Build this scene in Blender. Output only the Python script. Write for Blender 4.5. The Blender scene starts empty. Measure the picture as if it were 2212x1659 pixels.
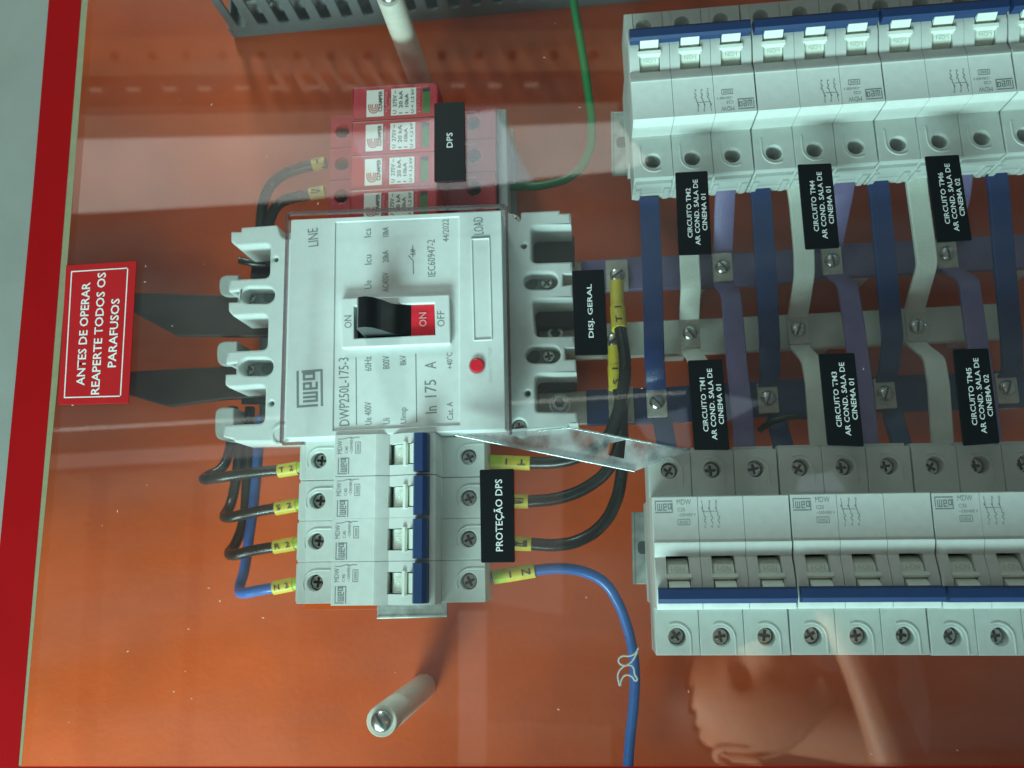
import bpy, math, random
from mathutils import Vector, Matrix
random.seed(7)
SC = bpy.context.scene
COL = SC.collection
S = 0.001            # everything below is written in millimetres
# ------------------------------------------------------------------ camera
# solved from the photograph: plane coordinates x right, y down, z away
RC = Matrix(((0.9957281, 0.01990942, 0.09016186), (-0.03685155, 0.98102398, 0.1903521), (-0.08466114, -0.19286154, 0.97756683)))
FPX, CX, CY, D0 = 1834.8, 1106.0, 829.5, 445.0     # focal length in units of a 2212 px wide picture, height of the lens over the plate
DD = Matrix(((1, 0, 0), (0, -1, 0), (0, 0, -1)))
cd = bpy.data.cameras.new('camera'); cam = bpy.data.objects.new('camera', cd); COL.objects.link(cam)
cd.sensor_width = 36; cd.lens = FPX / 2212 * 36; cd.clip_start = 0.01; cd.clip_end = 30
cam.matrix_world = Matrix.Translation((0, 0, D0 * S)) @ (DD @ RC @ DD).transposed().to_4x4()
cd.dof.use_dof = True; cd.dof.focus_distance = 0.352; cd.dof.aperture_fstop = 12
SC.camera = cam
# ------------------------------------------------------------------ light of the room, with added fill spots
wd = bpy.data.worlds.new('World'); SC.world = wd; wd.use_nodes = True
bg = wd.node_tree.nodes['Background']; bg.inputs[0].default_value = (0.62, 0.80, 0.76, 1); bg.inputs[1].default_value = 0.16
def area(name, loc, target, sx, sy, power, color):
    l = bpy.data.lights.new(name, 'AREA'); l.shape = 'RECTANGLE'; l.size = sx * S; l.size_y = sy * S
    l.energy = power; l.color = color
    o = bpy.data.objects.new(name, l); COL.objects.link(o)
    o.location = Vector(loc) * S
    o.rotation_euler = (Vector(target) - Vector(loc)).to_track_quat('-Z', 'Y').to_euler()
    return o
CY_ = (0.62, 1.0, 0.96)
area('ceiling_lamp', (-330, -990, 480), (60, 120, 60), 700, 220, 27.0, CY_)
def spot(name, loc, target, power, deg, color, soft=.12):
    l = bpy.data.lights.new(name, 'SPOT'); l.energy = power; l.color = color; l.spot_size = math.radians(deg); l.spot_blend = 1.0; l.shadow_soft_size = soft
    o = bpy.data.objects.new(name, l); COL.objects.link(o); o.location = Vector(loc) * S
    o.rotation_euler = (Vector(target) - Vector(loc)).to_track_quat('-Z', 'Y').to_euler()
spot('left_fill', (-480, -440, 560), (-240, 80, 0), 6.5, 56, (0.74, 1.0, 0.92))  # fill spot added to brighten the left of the plate
spot('upper_left_fill', (-420, 1120, 560), (-240, 150, 0), 22.0, 40, (0.74, 1.0, 0.92), .1)  # fill spot added to lift the upper left
sl = bpy.data.lights.new('person_fill', 'SPOT'); sl.energy = 70.0; sl.color = (1.0, .86, .7); sl.spot_size = math.radians(62); sl.spot_blend = .6; sl.shadow_soft_size = .05  # spot added to light the mirrored head and forearm
so = bpy.data.objects.new('person_fill', sl); COL.objects.link(so); so.location = Vector((-420, -620, 520)) * S
so.rotation_euler = (Vector((190, -170, 640)) - Vector((-420, -620, 520))).to_track_quat('-Z', 'Y').to_euler()
SC.view_settings.view_transform = 'Standard'; SC.view_settings.look = 'None'
SC.view_settings.exposure = 0; SC.view_settings.gamma = 1
SC.render.engine = 'CYCLES'
SC.cycles.max_bounces = 8; SC.cycles.transparent_max_bounces = 16

# ------------------------------------------------------------------ helpers
def W(px, py, z):
    """point of the photograph (2212 x 1659 grid) -> millimetres on the plane at height z over the plate"""
    v = RC.transposed() @ Vector(((px - CX) / FPX, (py - CY) / FPX, 1.0))
    k = (D0 - z) / v[2]
    return Vector((v[0] * k, -v[1] * k, z))
MATS = {}
def mat(name, col, rough=0.5, metal=0.0, var=0.06, scale=250, bump=0.0, spec=0.5, coat=0.0):
    if name in MATS: return MATS[name]
    m = bpy.data.materials.new(name); m.use_nodes = True; nt = m.node_tree; b = nt.nodes['Principled BSDF']
    b.inputs['Roughness'].default_value = rough; b.inputs['Metallic'].default_value = metal
    b.inputs['Specular IOR Level'].default_value = spec; b.inputs['Coat Weight'].default_value = coat
    tc = nt.nodes.new('ShaderNodeTexCoord'); n = nt.nodes.new('ShaderNodeTexNoise')
    n.inputs['Scale'].default_value = scale; n.inputs['Detail'].default_value = 6
    nt.links.new(tc.outputs['Object'], n.inputs['Vector'])
    mr = nt.nodes.new('ShaderNodeMapRange'); mr.inputs['To Min'].default_value = 1 - var; mr.inputs['To Max'].default_value = 1 + var
    mr.inputs['From Min'].default_value = 0.3; mr.inputs['From Max'].default_value = 0.7
    nt.links.new(n.outputs['Fac'], mr.inputs['Value'])
    mx = nt.nodes.new('ShaderNodeVectorMath'); mx.operation = 'SCALE'; mx.inputs[0].default_value = col
    nt.links.new(mr.outputs[0], mx.inputs['Scale']); nt.links.new(mx.outputs[0], b.inputs['Base Color'])
    mr2 = nt.nodes.new('ShaderNodeMapRange'); mr2.inputs['To Min'].default_value = max(0.02, rough - 0.07); mr2.inputs['To Max'].default_value = min(1, rough + 0.07)
    n2 = nt.nodes.new('ShaderNodeTexNoise'); n2.inputs['Scale'].default_value = scale * 0.35
    nt.links.new(tc.outputs['Object'], n2.inputs['Vector']); nt.links.new(n2.outputs['Fac'], mr2.inputs['Value']); nt.links.new(mr2.outputs[0], b.inputs['Roughness'])
    if bump:
        bp = nt.nodes.new('ShaderNodeBump'); bp.inputs['Strength'].default_value = bump; bp.inputs['Distance'].default_value = 0.0002
        n3 = nt.nodes.new('ShaderNodeTexNoise'); n3.inputs['Scale'].default_value = scale * 12
        nt.links.new(tc.outputs['Object'], n3.inputs['Vector']); nt.links.new(n3.outputs['Fac'], bp.inputs['Height']); nt.links.new(bp.outputs[0], b.inputs['Normal'])
    MATS[name] = m; return m
WHITE = mat('white_plastic', (0.68, 0.74, 0.725), 0.42, bump=0.12, var=0.03)
WHITE2 = mat('off_white_plastic', (0.60, 0.64, 0.61), 0.5, bump=0.15, var=0.04)
HOLE = mat('dark_grey_plastic', (0.17, 0.19, 0.19), 0.6)
GREYP = mat('grey_plastic', (0.30, 0.34, 0.33), 0.5)
TOG = mat('ivory_plastic', (0.70, 0.76, 0.68), 0.35, var=0.03)
BLUEP = mat('blue_plastic', (0.014, 0.040, 0.125), 0.45, bump=0.2)
PRINT = mat('grey_print', (0.22, 0.25, 0.25), 0.7, var=0.15, scale=1500)
PRINT2 = mat('soft_grey_print', (0.20, 0.23, 0.23), 0.7, var=0.15, scale=1500)
BPRINT = mat('dark_print', (0.045, 0.05, 0.05), 0.7)
BLACKP = mat('black_plastic', (0.008, 0.010, 0.012), 0.25)
BLACKL = mat('black_label', (0.004, 0.007, 0.009), 0.35, spec=0.4)
WPRINT = mat('white_print', (0.72, 0.76, 0.75), 0.6)
REDL = mat('red_label', (0.46, 0.010, 0.014), 0.6, var=0.05, scale=60, spec=0.2)
REDF = mat('red_film', (0.33, 0.005, 0.007), 0.8, var=0.05, scale=30, spec=0.04)
REDP = mat('red_plastic', (0.50, 0.016, 0.032), 0.32, spec=0.5)
REDB = mat('red_button_plastic', (0.75, 0.02, 0.04), 0.3)
PINKP = mat('pink_print', (0.75, 0.30, 0.33), 0.6)
STICK = mat('white_sticker', (0.80, 0.78, 0.74), 0.5, var=0.02)
GREENP = mat('green_plastic', (0.05, 0.15, 0.03), 0.4)
STEEL = mat('zinc_steel', (0.60, 0.62, 0.60), 0.28, metal=1.0, var=0.2, scale=500)
TIN = mat('tinned_copper', (0.50, 0.49, 0.42), 0.38, metal=0.35, var=0.12, scale=400, bump=0.2)
RAIL = mat('galvanised_steel', (0.42, 0.46, 0.44), 0.4, metal=0.6, var=0.3, scale=160)
GUN = mat('dark_steel', (0.12, 0.15, 0.15), 0.35, metal=0.8)
PURP = mat('purple_sleeve', (0.18, 0.145, 0.31), 0.5, var=0.12, scale=90, bump=0.9)
NAVY = mat('navy_sleeve', (0.010, 0.030, 0.125), 0.42, var=0.15, scale=90, bump=0.9)
SLEEVE = mat('white_sleeve', (0.66, 0.70, 0.63), 0.5, var=0.06, scale=90, bump=0.9)
SMOKE = mat('smoke_sleeve', (0.034, 0.021, 0.018), 0.55, var=0.2, scale=60, bump=0.3)
BLACKW = mat('black_cable', (0.010, 0.013, 0.012), 0.28, spec=0.6)
BLUEW = mat('blue_cable', (0.03, 0.13, 0.42), 0.3)
GREENW = mat('green_cable', (0.010, 0.22, 0.06), 0.38)
YEL = mat('yellow_marker', (0.72, 0.58, 0.05), 0.45)
LIME = mat('lime_ferrule', (0.48, 0.62, 0.03), 0.4)
NYLON = mat('white_nylon', (0.76, 0.73, 0.64), 0.4, var=0.05)
DUCT = mat('grey_duct_plastic', (0.15, 0.18, 0.185), 0.5, bump=0.2)
ORANGE = mat('orange_paint', (0.66, 0.096, 0.016), 0.5, var=0.10, scale=22, bump=0.6, spec=0.25)
FRAME = mat('grey_green_paint', (0.24, 0.255, 0.235), 0.6, var=0.06, scale=40, bump=0.3)
OLIVE = mat('olive_edge', (0.25, 0.24, 0.14), 0.55)
SKIN = mat('skin', (0.55, 0.30, 0.20), 0.5)

def clear(name, base, k, tint, rough=0.01):
    m = bpy.data.materials.new(name); m.use_nodes = True; nt = m.node_tree; nt.nodes.clear()
    o = nt.nodes.new('ShaderNodeOutputMaterial'); mix = nt.nodes.new('ShaderNodeMixShader')
    tr = nt.nodes.new('ShaderNodeBsdfTransparent'); tr.inputs[0].default_value = (*tint, 1)
    gl = nt.nodes.new('ShaderNodeBsdfGlossy'); gl.inputs['Roughness'].default_value = rough
    lw = nt.nodes.new('ShaderNodeLayerWeight'); lw.inputs['Blend'].default_value = 0.5
    pw = nt.nodes.new('ShaderNodeMath'); pw.operation = 'POWER'; pw.inputs[1].default_value = 5
    ma = nt.nodes.new('ShaderNodeMath'); ma.operation = 'MULTIPLY_ADD'; ma.inputs[1].default_value = k; ma.inputs[2].default_value = base
    nt.links.new(lw.outputs['Facing'], pw.inputs[0]); nt.links.new(pw.outputs[0], ma.inputs[0]); nt.links.new(ma.outputs[0], mix.inputs[0])
    nt.links.new(tr.outputs[0], mix.inputs[1]); nt.links.new(gl.outputs[0], mix.inputs[2]); nt.links.new(mix.outputs[0], o.inputs[0])
    return m
ACRYL = clear('clear_acrylic', 0.055, 0.6, (0.985, 0.99, 0.985), 0.01)
GLARE = clear('glare_film', 0.20, 0.6, (0.93, 0.95, 0.96), 0.12)
def smear_glare(m, lo, hi, stretch=(60, 60, 60)):
    nt = m.node_tree; out = nt.nodes['Material Output']; prev = out.inputs[0].links[0].from_socket
    d = nt.nodes.new('ShaderNodeBsdfDiffuse'); d.inputs[0].default_value = (.85, .88, .9, 1)
    tc = nt.nodes.new('ShaderNodeTexCoord'); n = nt.nodes.new('ShaderNodeTexNoise'); mp = nt.nodes.new('ShaderNodeMapping'); mp.inputs['Scale'].default_value = stretch; mp.inputs['Rotation'].default_value = (0, 0, .5); n.inputs['Scale'].default_value = 1; n.inputs['Detail'].default_value = 5; nt.links.new(tc.outputs['Object'], mp.inputs['Vector'])
    mr = nt.nodes.new('ShaderNodeMapRange'); mr.inputs['From Min'].default_value = .38; mr.inputs['From Max'].default_value = .62; mr.inputs['To Min'].default_value = lo; mr.inputs['To Max'].default_value = hi
    mx = nt.nodes.new('ShaderNodeMixShader'); nt.links.new(mp.outputs[0], n.inputs['Vector']); nt.links.new(n.outputs['Fac'], mr.inputs['Value']); nt.links.new(mr.outputs[0], mx.inputs[0])
    nt.links.new(prev, mx.inputs[1]); nt.links.new(d.outputs[0], mx.inputs[2]); nt.links.new(mx.outputs[0], out.inputs[0])
smear_glare(GLARE, .05, .75)  # reflected glare put into the colour as mottled white patches
smear_glare(ACRYL, .0, .016, (5, 22, 5))  # faint smears, also put in as milky haze over the dark tones

def finish(me, mt, smooth=30):
    me.materials.clear(); me.materials.append(mt)
    if smooth:
        for p in me.polygons: p.use_smooth = True
        me.set_sharp_from_angle(angle=math.radians(smooth))
    return me
def link(name, me, parent=None):
    o = bpy.data.objects.new(name, me); COL.objects.link(o)
    if parent is not None: o.parent = parent
    return o
def org(parent):
    return Vector(parent.get('_o', (0, 0, 0))) if parent is not None else Vector((0, 0, 0))
def thing(name, label, cat, loc=(0, 0, 0), group=None, rot=0):
    o = bpy.data.objects.new(name, None); COL.objects.link(o); o.empty_display_size = 0.01
    o.location = Vector(loc) * S; o.rotation_euler = (0, 0, rot); o['label'] = label; o['category'] = cat
    o['_o'] = tuple(loc)
    if group: o['group'] = group
    return o
def tag(o, label=None, cat=None, group=None, kind=None):
    if label: o['label'] = label
    if cat: o['category'] = cat
    if group: o['group'] = group
    if kind: o['kind'] = kind
    return o
def recentre(me, parent):
    og = org(parent)
    me.transform(Matrix.Scale(S, 4) @ Matrix.Translation(-og)); return me
def raw(verts, faces, mt, smooth=0):
    me = bpy.data.meshes.new('m'); me.from_pydata([tuple(v) for v in verts], [], faces); me.validate(); me.update()
    return finish(me, mt, smooth)
def join(meshes):
    vs, fs, sm = [], [], []
    for me in meshes:
        k = len(vs); vs += [tuple(v.co) for v in me.vertices]
        for p in me.polygons: fs.append(tuple(i + k for i in p.vertices)); sm.append(p.use_smooth)
    me = bpy.data.meshes.new('j'); me.from_pydata(vs, [], fs); me.update()
    me.materials.append(meshes[0].materials[0])
    for p, s in zip(me.polygons, sm): p.use_smooth = s
    if any(sm): me.set_sharp_from_angle(angle=math.radians(35))
    return me
def curve_mesh(c, mt, smooth=35):
    o = bpy.data.objects.new('tmp', c); me = bpy.data.meshes.new_from_object(o)
    bpy.data.objects.remove(o); bpy.data.curves.remove(c)
    return finish(me, mt, smooth)
def plate_m(outer, holes, z0, z1, bev, mt):
    """flat body cut from an outline with holes, rounded edges"""
    c = bpy.data.curves.new('c', 'CURVE'); c.dimensions = '2D'; c.fill_mode = 'BOTH'
    bev = min(bev, (z1 - z0) * 0.45)
    c.extrude = (z1 - z0) / 2 - bev; c.bevel_depth = bev; c.bevel_resolution = 1; c.offset = -bev
    for k, loop in enumerate([outer] + list(holes)):
        a = sum(loop[i][0] * loop[(i + 1) % len(loop)][1] - loop[(i + 1) % len(loop)][0] * loop[i][1] for i in range(len(loop)))
        if a < 0: loop = list(reversed(loop))
        s = c.splines.new('POLY'); s.points.add(len(loop) - 1); s.use_cyclic_u = True
        for p, q in zip(s.points, loop): p.co = (q[0], q[1], 0, 1)
    me = curve_mesh(c, mt)
    me.transform(Matrix.Translation((0, 0, (z0 + z1) / 2))); return me
def box_m(x0, y0, z0, x1, y1, z1, mt, bev=0.0):
    if bev: return plate_m([(x0, y0), (x1, y0), (x1, y1), (x0, y1)], [], z0, z1, bev, mt)
    v = [(x, y, z) for z in (z0, z1) for y in (y0, y1) for x in (x0, x1)]
    f = [(0, 2, 3, 1), (4, 5, 7, 6), (0, 1, 5, 4), (2, 6, 7, 3), (0, 4, 6, 2), (1, 3, 7, 5)]
    return raw(v, f, mt)
def circ(cx, cy, r, n=24, a0=0.0):
    return [(cx + r * math.cos(a0 + 2 * math.pi * i / n), cy + r * math.sin(a0 + 2 * math.pi * i / n)) for i in range(n)]
def cyl_m(cx, cy, r, z0, z1, mt, bev=0.0, n=24): return plate_m(circ(cx, cy, r, n), [], z0, z1, bev, mt)
def cross(cx, cy, r, w, a=0.0):
    pts = []
    for k in range(4):
        t = a + k * math.pi / 2
        for (u, v) in ((r, -w), (r, w), (w, w)):
            pts.append((cx + u * math.cos(t) - v * math.sin(t), cy + u * math.sin(t) + v * math.cos(t)))
    return pts
def rrect(x0, y0, x1, y1, r, n=5):
    p = []
    for (cx, cy, a) in ((x1 - r, y0 + r, -90), (x1 - r, y1 - r, 0), (x0 + r, y1 - r, 90), (x0 + r, y0 + r, 180)):
        for i in range(n + 1):
            t = math.radians(a + 90 * i / n); p.append((cx + r * math.cos(t), cy + r * math.sin(t)))
    return p
def soften(pts, rads):
    """round the corners of a closed polyline; rads gives one radius per point"""
    out = []; n = len(pts)
    for i in range(n):
        r = rads[i] if isinstance(rads, (list, tuple)) else rads
        p, a, b = Vector(pts[i][:2]), Vector(pts[i - 1][:2]), Vector(pts[(i + 1) % n][:2])
        if r <= 0: out.append(tuple(p)); continue
        r = min(r, (a - p).length * .45, (b - p).length * .45)
        s, e = p + (a - p).normalized() * r, p + (b - p).normalized() * r
        for k in range(5):
            t = k / 4; out.append(tuple((1 - t) ** 2 * s + 2 * t * (1 - t) * p + t * t * e))
    return out
def P2(pts, z): return [tuple(W(x, y, z)[:2]) for x, y in pts]
def tube_m(pts, r, mt, bez=True, res=3, caps=True):
    c = bpy.data.curves.new('t', 'CURVE'); c.dimensions = '3D'; c.bevel_depth = r; c.bevel_resolution = res; c.resolution_u = 8; c.use_fill_caps = caps
    if bez:
        s = c.splines.new('BEZIER'); s.bezier_points.add(len(pts) - 1)
        for b, q in zip(s.bezier_points, pts): b.co = q; b.handle_left_type = b.handle_right_type = 'AUTO'
    else:
        s = c.splines.new('POLY'); s.points.add(len(pts) - 1)
        for b, q in zip(s.points, pts): b.co = (*q, 1)
    return curve_mesh(c, mt, 60)
def part(name, me, parent, local=False):
    """local=True: the mesh is already written round the thing's own origin (still in mm)"""
    if local: me.transform(Matrix.Scale(S, 4))
    else: recentre(me, parent)
    return link(name, me, parent)
def sub(name, me, parent, root): # a part of a part: same local frame as the thing
    recentre(me, root); o = link(name, me, parent); return o
def text_m(string, fn, mt, bold=0.0, space=1.0):
    """lettering: the glyph outlines laid out by fn(along 0..1, up 0..1)"""
    c = bpy.data.curves.new('f', 'FONT'); c.body = string; c.size = 1; c.offset = bold; c.resolution_u = 2; c.space_character = space
    me = curve_mesh(c, mt, 0)
    xs = [v.co.x for v in me.vertices]; ys = [v.co.y for v in me.vertices]
    x0, x1 = min(xs), max(xs); y0, y1 = min(ys), max(ys)
    if 'Ç' in string or 'g' in string or 'p' in string: y0, y1 = 0.0, 0.73
    elif 'ã' in string: y1 = .73
    for v in me.vertices: v.co = fn((v.co.x - x0) / (x1 - x0), (v.co.y - y0) / (y1 - y0))
    return me
def line_text(string, A, B, h, z, mt, bold=0.0):
    """A,B: photo points of the baseline's start and end, h: letter height in the same pixels"""
    a, b = W(*A, z), W(*B, z); d = b - a; k = d.length / math.hypot(B[0] - A[0], B[1] - A[1])
    up = Vector((-d.y, d.x, 0)).normalized() * h * k
    return text_m(string, lambda u, v: a + d * u + up * v, mt, bold)
def quad_fn(q, z):
    tl, tr, br, bl = [W(x, y, z) for x, y in q]
    return lambda a, b: (bl * (1 - a) + br * a) * (1 - b) + (tl * (1 - a) + tr * a) * b
def copy_tree(o, parent=None):
    c = o.copy(); COL.objects.link(c); c.parent = parent
    for ch in list(o.children): copy_tree(ch, c)
    return c
def strip_m(a, b, w, z, mt, h=0.05):
    a, b = Vector(a[:2]), Vector(b[:2]); d = (b - a).normalized(); n = Vector((-d.y, d.x)) * w / 2
    return plate_m([tuple(a - n), tuple(b - n), tuple(b + n), tuple(a + n)], [], z, z + h, 0, mt)

# ------------------------------------------------------------------ setting: painted mounting plate, frame of the cabinet
ZC0, ZC1 = 90.5, 93.0                                   # clear cover, underside and top
o = part('mounting_plate', box_m(-420, -260, -2, 420, 420, 0, ORANGE), None); tag(o, kind='structure')
def strip_px(name, pts, z0, z1, mt, kind=True):
    o = part(name, plate_m(P2(pts, z1), [], z0, z1, 0, mt), None)
    if kind: tag(o, kind='structure')
    return o
strip_px('cabinet_frame', [(-300, -200), (121, -200), (105.5, 0), (71, 415), (32.5, 829.5), (0, 1172), (-60, 1900), (-500, 1900)], 80, 92.9, FRAME)

cov = thing('cover_sheet', 'clear plastic cover with red printed border and cutouts over the whole panel', 'cover', (0, 0, ZC0))
L = P2([(170, -200), (30, 1760)], ZC1); R_ = P2([(2700, -260), (2900, 1760)], ZC1)
outer = [L[1], R_[1], R_[0], L[0]]
cut_main = P2([(623, 463), (1090, 446), (1099, 938), (952, 940), (955, 1314), (655, 1318), (657, 953), (609, 955)], ZC1)
top_cut = P2([(1352, 62), (2700, -50), (2720, 190), (1362, 304)], ZC1)
bot_cut = P2([(1400, 1070), (2820, 1050), (2840, 1310), (1412, 1322)], ZC1)
part('sheet', plate_m(outer, [cut_main, top_cut, bot_cut], ZC0, ZC1, 0.3, ACRYL), cov)
EDGE = clear('acrylic_cut_edge', 0.10, 0.5, (0.62, 0.50, 0.52), 0.2)
def edge_rim(px, closed=True, w=.55):
    q = [Vector(p) for p in P2(px, ZC1)]; ms = []
    for i in range(len(q) - (0 if closed else 1)):
        a, b = q[i], q[(i + 1) % len(q)]; d = (b - a).normalized(); n = Vector((-d.y, d.x)) * w
        ms.append(plate_m([tuple(a), tuple(b), tuple(b + n), tuple(a + n)], [], ZC0 + .3, ZC1 + .05, 0, EDGE))
    part('cut_edge', join(ms), cov)
edge_rim([(657, 954), (609, 956), (623, 462), (1091, 445), (1100, 938)], False, 1.1)
def bord(pts, z0, z1, mt, nm): part(nm, plate_m(P2(pts, z1), [], z0, z1, 0, mt), cov)
bord([(121, -200), (190, -200), (176, 0), (143, 415), (110, 829.5), (74, 1244), (39.5, 1656), (30, 1760), (-50, 1760), (0, 1172), (32.5, 829.5), (71, 415), (105.5, 0)], ZC1 + .02, ZC1 + .25, REDF, 'border_strip')
bord([(190, -200), (206, -200), (190, 0), (157.5, 415), (124, 829.5), (83, 1244), (46, 1655), (39.5, 1656), (74, 1244), (110, 829.5), (143, 415), (176, 0)], ZC1 + .02, ZC1 + .12, OLIVE, 'edge_line')
bord([(39.5, 1656), (2900, 1656), (2900, 1760), (30, 1760)], ZC1 + .02, ZC1 + .25, REDF, 'border_strip')

# ------------------------------------------------------------------ labels stuck on the cover
def cover_label(name, label, q, lines, mt=BLACKL, th=0.9, r=.045, group=None, bold=0.012):
    z = ZC1 + th; f = quad_fn(q, z); c = f(.5, .5)
    t = thing(name, label, 'label', (c.x, c.y, ZC1), group)
    asp = (f(.5, 1) - f(.5, 0)).length / (f(1, .5) - f(0, .5)).length
    out = [tuple(f(a, b / asp)[:2]) for a, b in rrect(0, 0, 1, asp, r)]
    part('plaque', plate_m(out, [], ZC1 + .02, z, 0.18, mt), t)
    for s, a0, a1, b0, b1 in lines:                 # a: across, b: along
        part('lettering', text_m(s, lambda u, v: f(a1 + (a0 - a1) * v, b0 + (b1 - b0) * u) + Vector((0, 0, .06)), WPRINT, bold), t)
    return t, f
def tm(n, m, q, where):
    cover_label('circuit_label', 'black label reading CIRCUITO TM%d AR COND. SALA DE CINEMA 0%d, %s' % (n, m, where), q,
                [('CIRCUITO TM%d' % n, .30, .45, .20, .80), ('AR COND. SALA DE', .53, .68, .11, .90), ('CINEMA 0%d' % m, .76, .91, .28, .72)])
tm(2, 1, [(1458.5, 372.5), (1528.5, 368.7), (1537.3, 548.5), (1466, 551)], 'below the upper breakers')
tm(4, 1, [(1723, 355), (1796, 352.5), (1814, 534.8), (1740, 538.5)], 'below the upper breakers')
tm(6, 2, [(1997.8, 337.5), (2071.5, 333.8), (2100, 518.5), (2025, 523.5)], 'below the upper breakers')
tm(1, 1, [(1486, 778.5), (1559.8, 776), (1576, 972), (1499.8, 972)], 'above the lower breakers')
tm(3, 1, [(1768.5, 764.8), (1846, 762), (1866.5, 964.5), (1787.8, 962)], 'above the lower breakers')
tm(5, 2, [(2059, 754.8), (2135, 752), (2160, 957), (2081.5, 963)], 'above the lower breakers')
cover_label('device_label', 'black label reading DISJ. GERAL beside the large main breaker', [(1235.5, 584.7), (1304.7, 581.7), (1313.5, 766), (1241.7, 767.7)], [('DISJ. GERAL', .44, .64, .20, .83)])
cover_label('device_label', 'black label reading PROTEÇÃO DPS beside the four small breakers', [(1036, 1014.5), (1110, 1012.5), (1112, 1215), (1039, 1216)], [('PROTEÇÃO DPS', .44, .65, .12, .89)])
cover_label('device_label', 'black label reading DPS over the red surge protectors', [(938, 222.5), (1003, 219), (1006, 390), (938, 392.5)], [('DPS', .40, .60, .42, .61)])
t, f = cover_label('warning_label', 'red rectangular warning label with white frame reading ANTES DE OPERAR REAPERTE TODOS OS PARAFUSOS',
    [(142.5, 573.5), (295, 563.5), (277.5, 870.8), (125, 874.5)],
    [('ANTES DE OPERAR', .245, .365, .13, .865), ('REAPERTE TODOS OS', .46, .58, .065, .93), ('PARAFUSOS', .675, .795, .25, .735)], REDL, .35, .004, None, .012)
fr = []
for a0, b0, a1, b1 in ((.08, .045, .095, .955), (.875, .045, .89, .955), (.08, .045, .89, .053), (.08, .947, .89, .955)):
    fr.append(raw([f(a0, b0) + Vector((0, 0, .06)), f(a1, b0) + Vector((0, 0, .06)), f(a1, b1) + Vector((0, 0, .06)), f(a0, b1) + Vector((0, 0, .06))], [(0, 1, 2, 3)], WPRINT))
part('printed_frame', join(fr), t)

# ------------------------------------------------------------------ circuit breakers (local: x across, y = -s, z over the rail)
def brand_logo(x, y, w, h, z, ang=0, mt=PRINT):
    """framed three-letter emblem; (x,y) lower left, w wide"""
    R = [(0, 9.1, 15, 10), (0, 1.9, .9, 10), (0, 0, 15, .9), (14.1, 0, 15, 8),
         (1.9, 1.9, 2.8, 7.6), (3.55, 1.9, 4.45, 7.6), (5.2, 1.9, 6.1, 7.6), (1.9, 1.9, 6.1, 2.8),
         (6.9, 1.9, 7.8, 7.6), (6.9, 6.7, 10, 7.6), (6.9, 1.9, 10, 2.8), (9.1, 4.2, 10, 7.6), (6.9, 4.2, 10, 5.1),
         (10.8, 2.9, 11.7, 7.6), (10.8, 6.7, 14.1, 7.6), (10.8, 2.9, 14.1, 3.8), (13.0, 2.9, 14.1, 7.6)]
    vs, fs = [], []
    for a, b, c, d in R:
        k = len(vs)
        for p, q in ((a, b), (c, b), (c, d), (a, d)): vs.append((x + p / 15 * w, y + q / 10 * h, z + k * .0006))
        fs.append((k, k + 1, k + 2, k + 3))
    return raw(vs, fs, mt)
def rect_text(s, x, y, w, h, z, mt=PRINT, bold=0.0):
    return text_m(s, lambda u, v: Vector((x + w * u, y + h * v, z)), mt, bold)
def profile_m(prof, u0, u1, mt):
    n = len(prof); v = [(u0, -s, z) for s, z in prof] + [(u1, -s, z) for s, z in prof]
    f = [tuple(reversed(range(n))), tuple(range(n, 2 * n))] + [(i, (i + 1) % n, n + (i + 1) % n, n + i) for i in range(n)]
    return raw(v, f, mt, 25)
PW = 17.8
def screw_m(cx, cy, r, z0, z1, a, mt=STEEL, n=20):
    return plate_m(circ(cx, cy, r, n), [cross(cx, cy, r * .72, r * .17, a)], z0, z1, 0.25, mt)
SHX = {}
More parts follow.
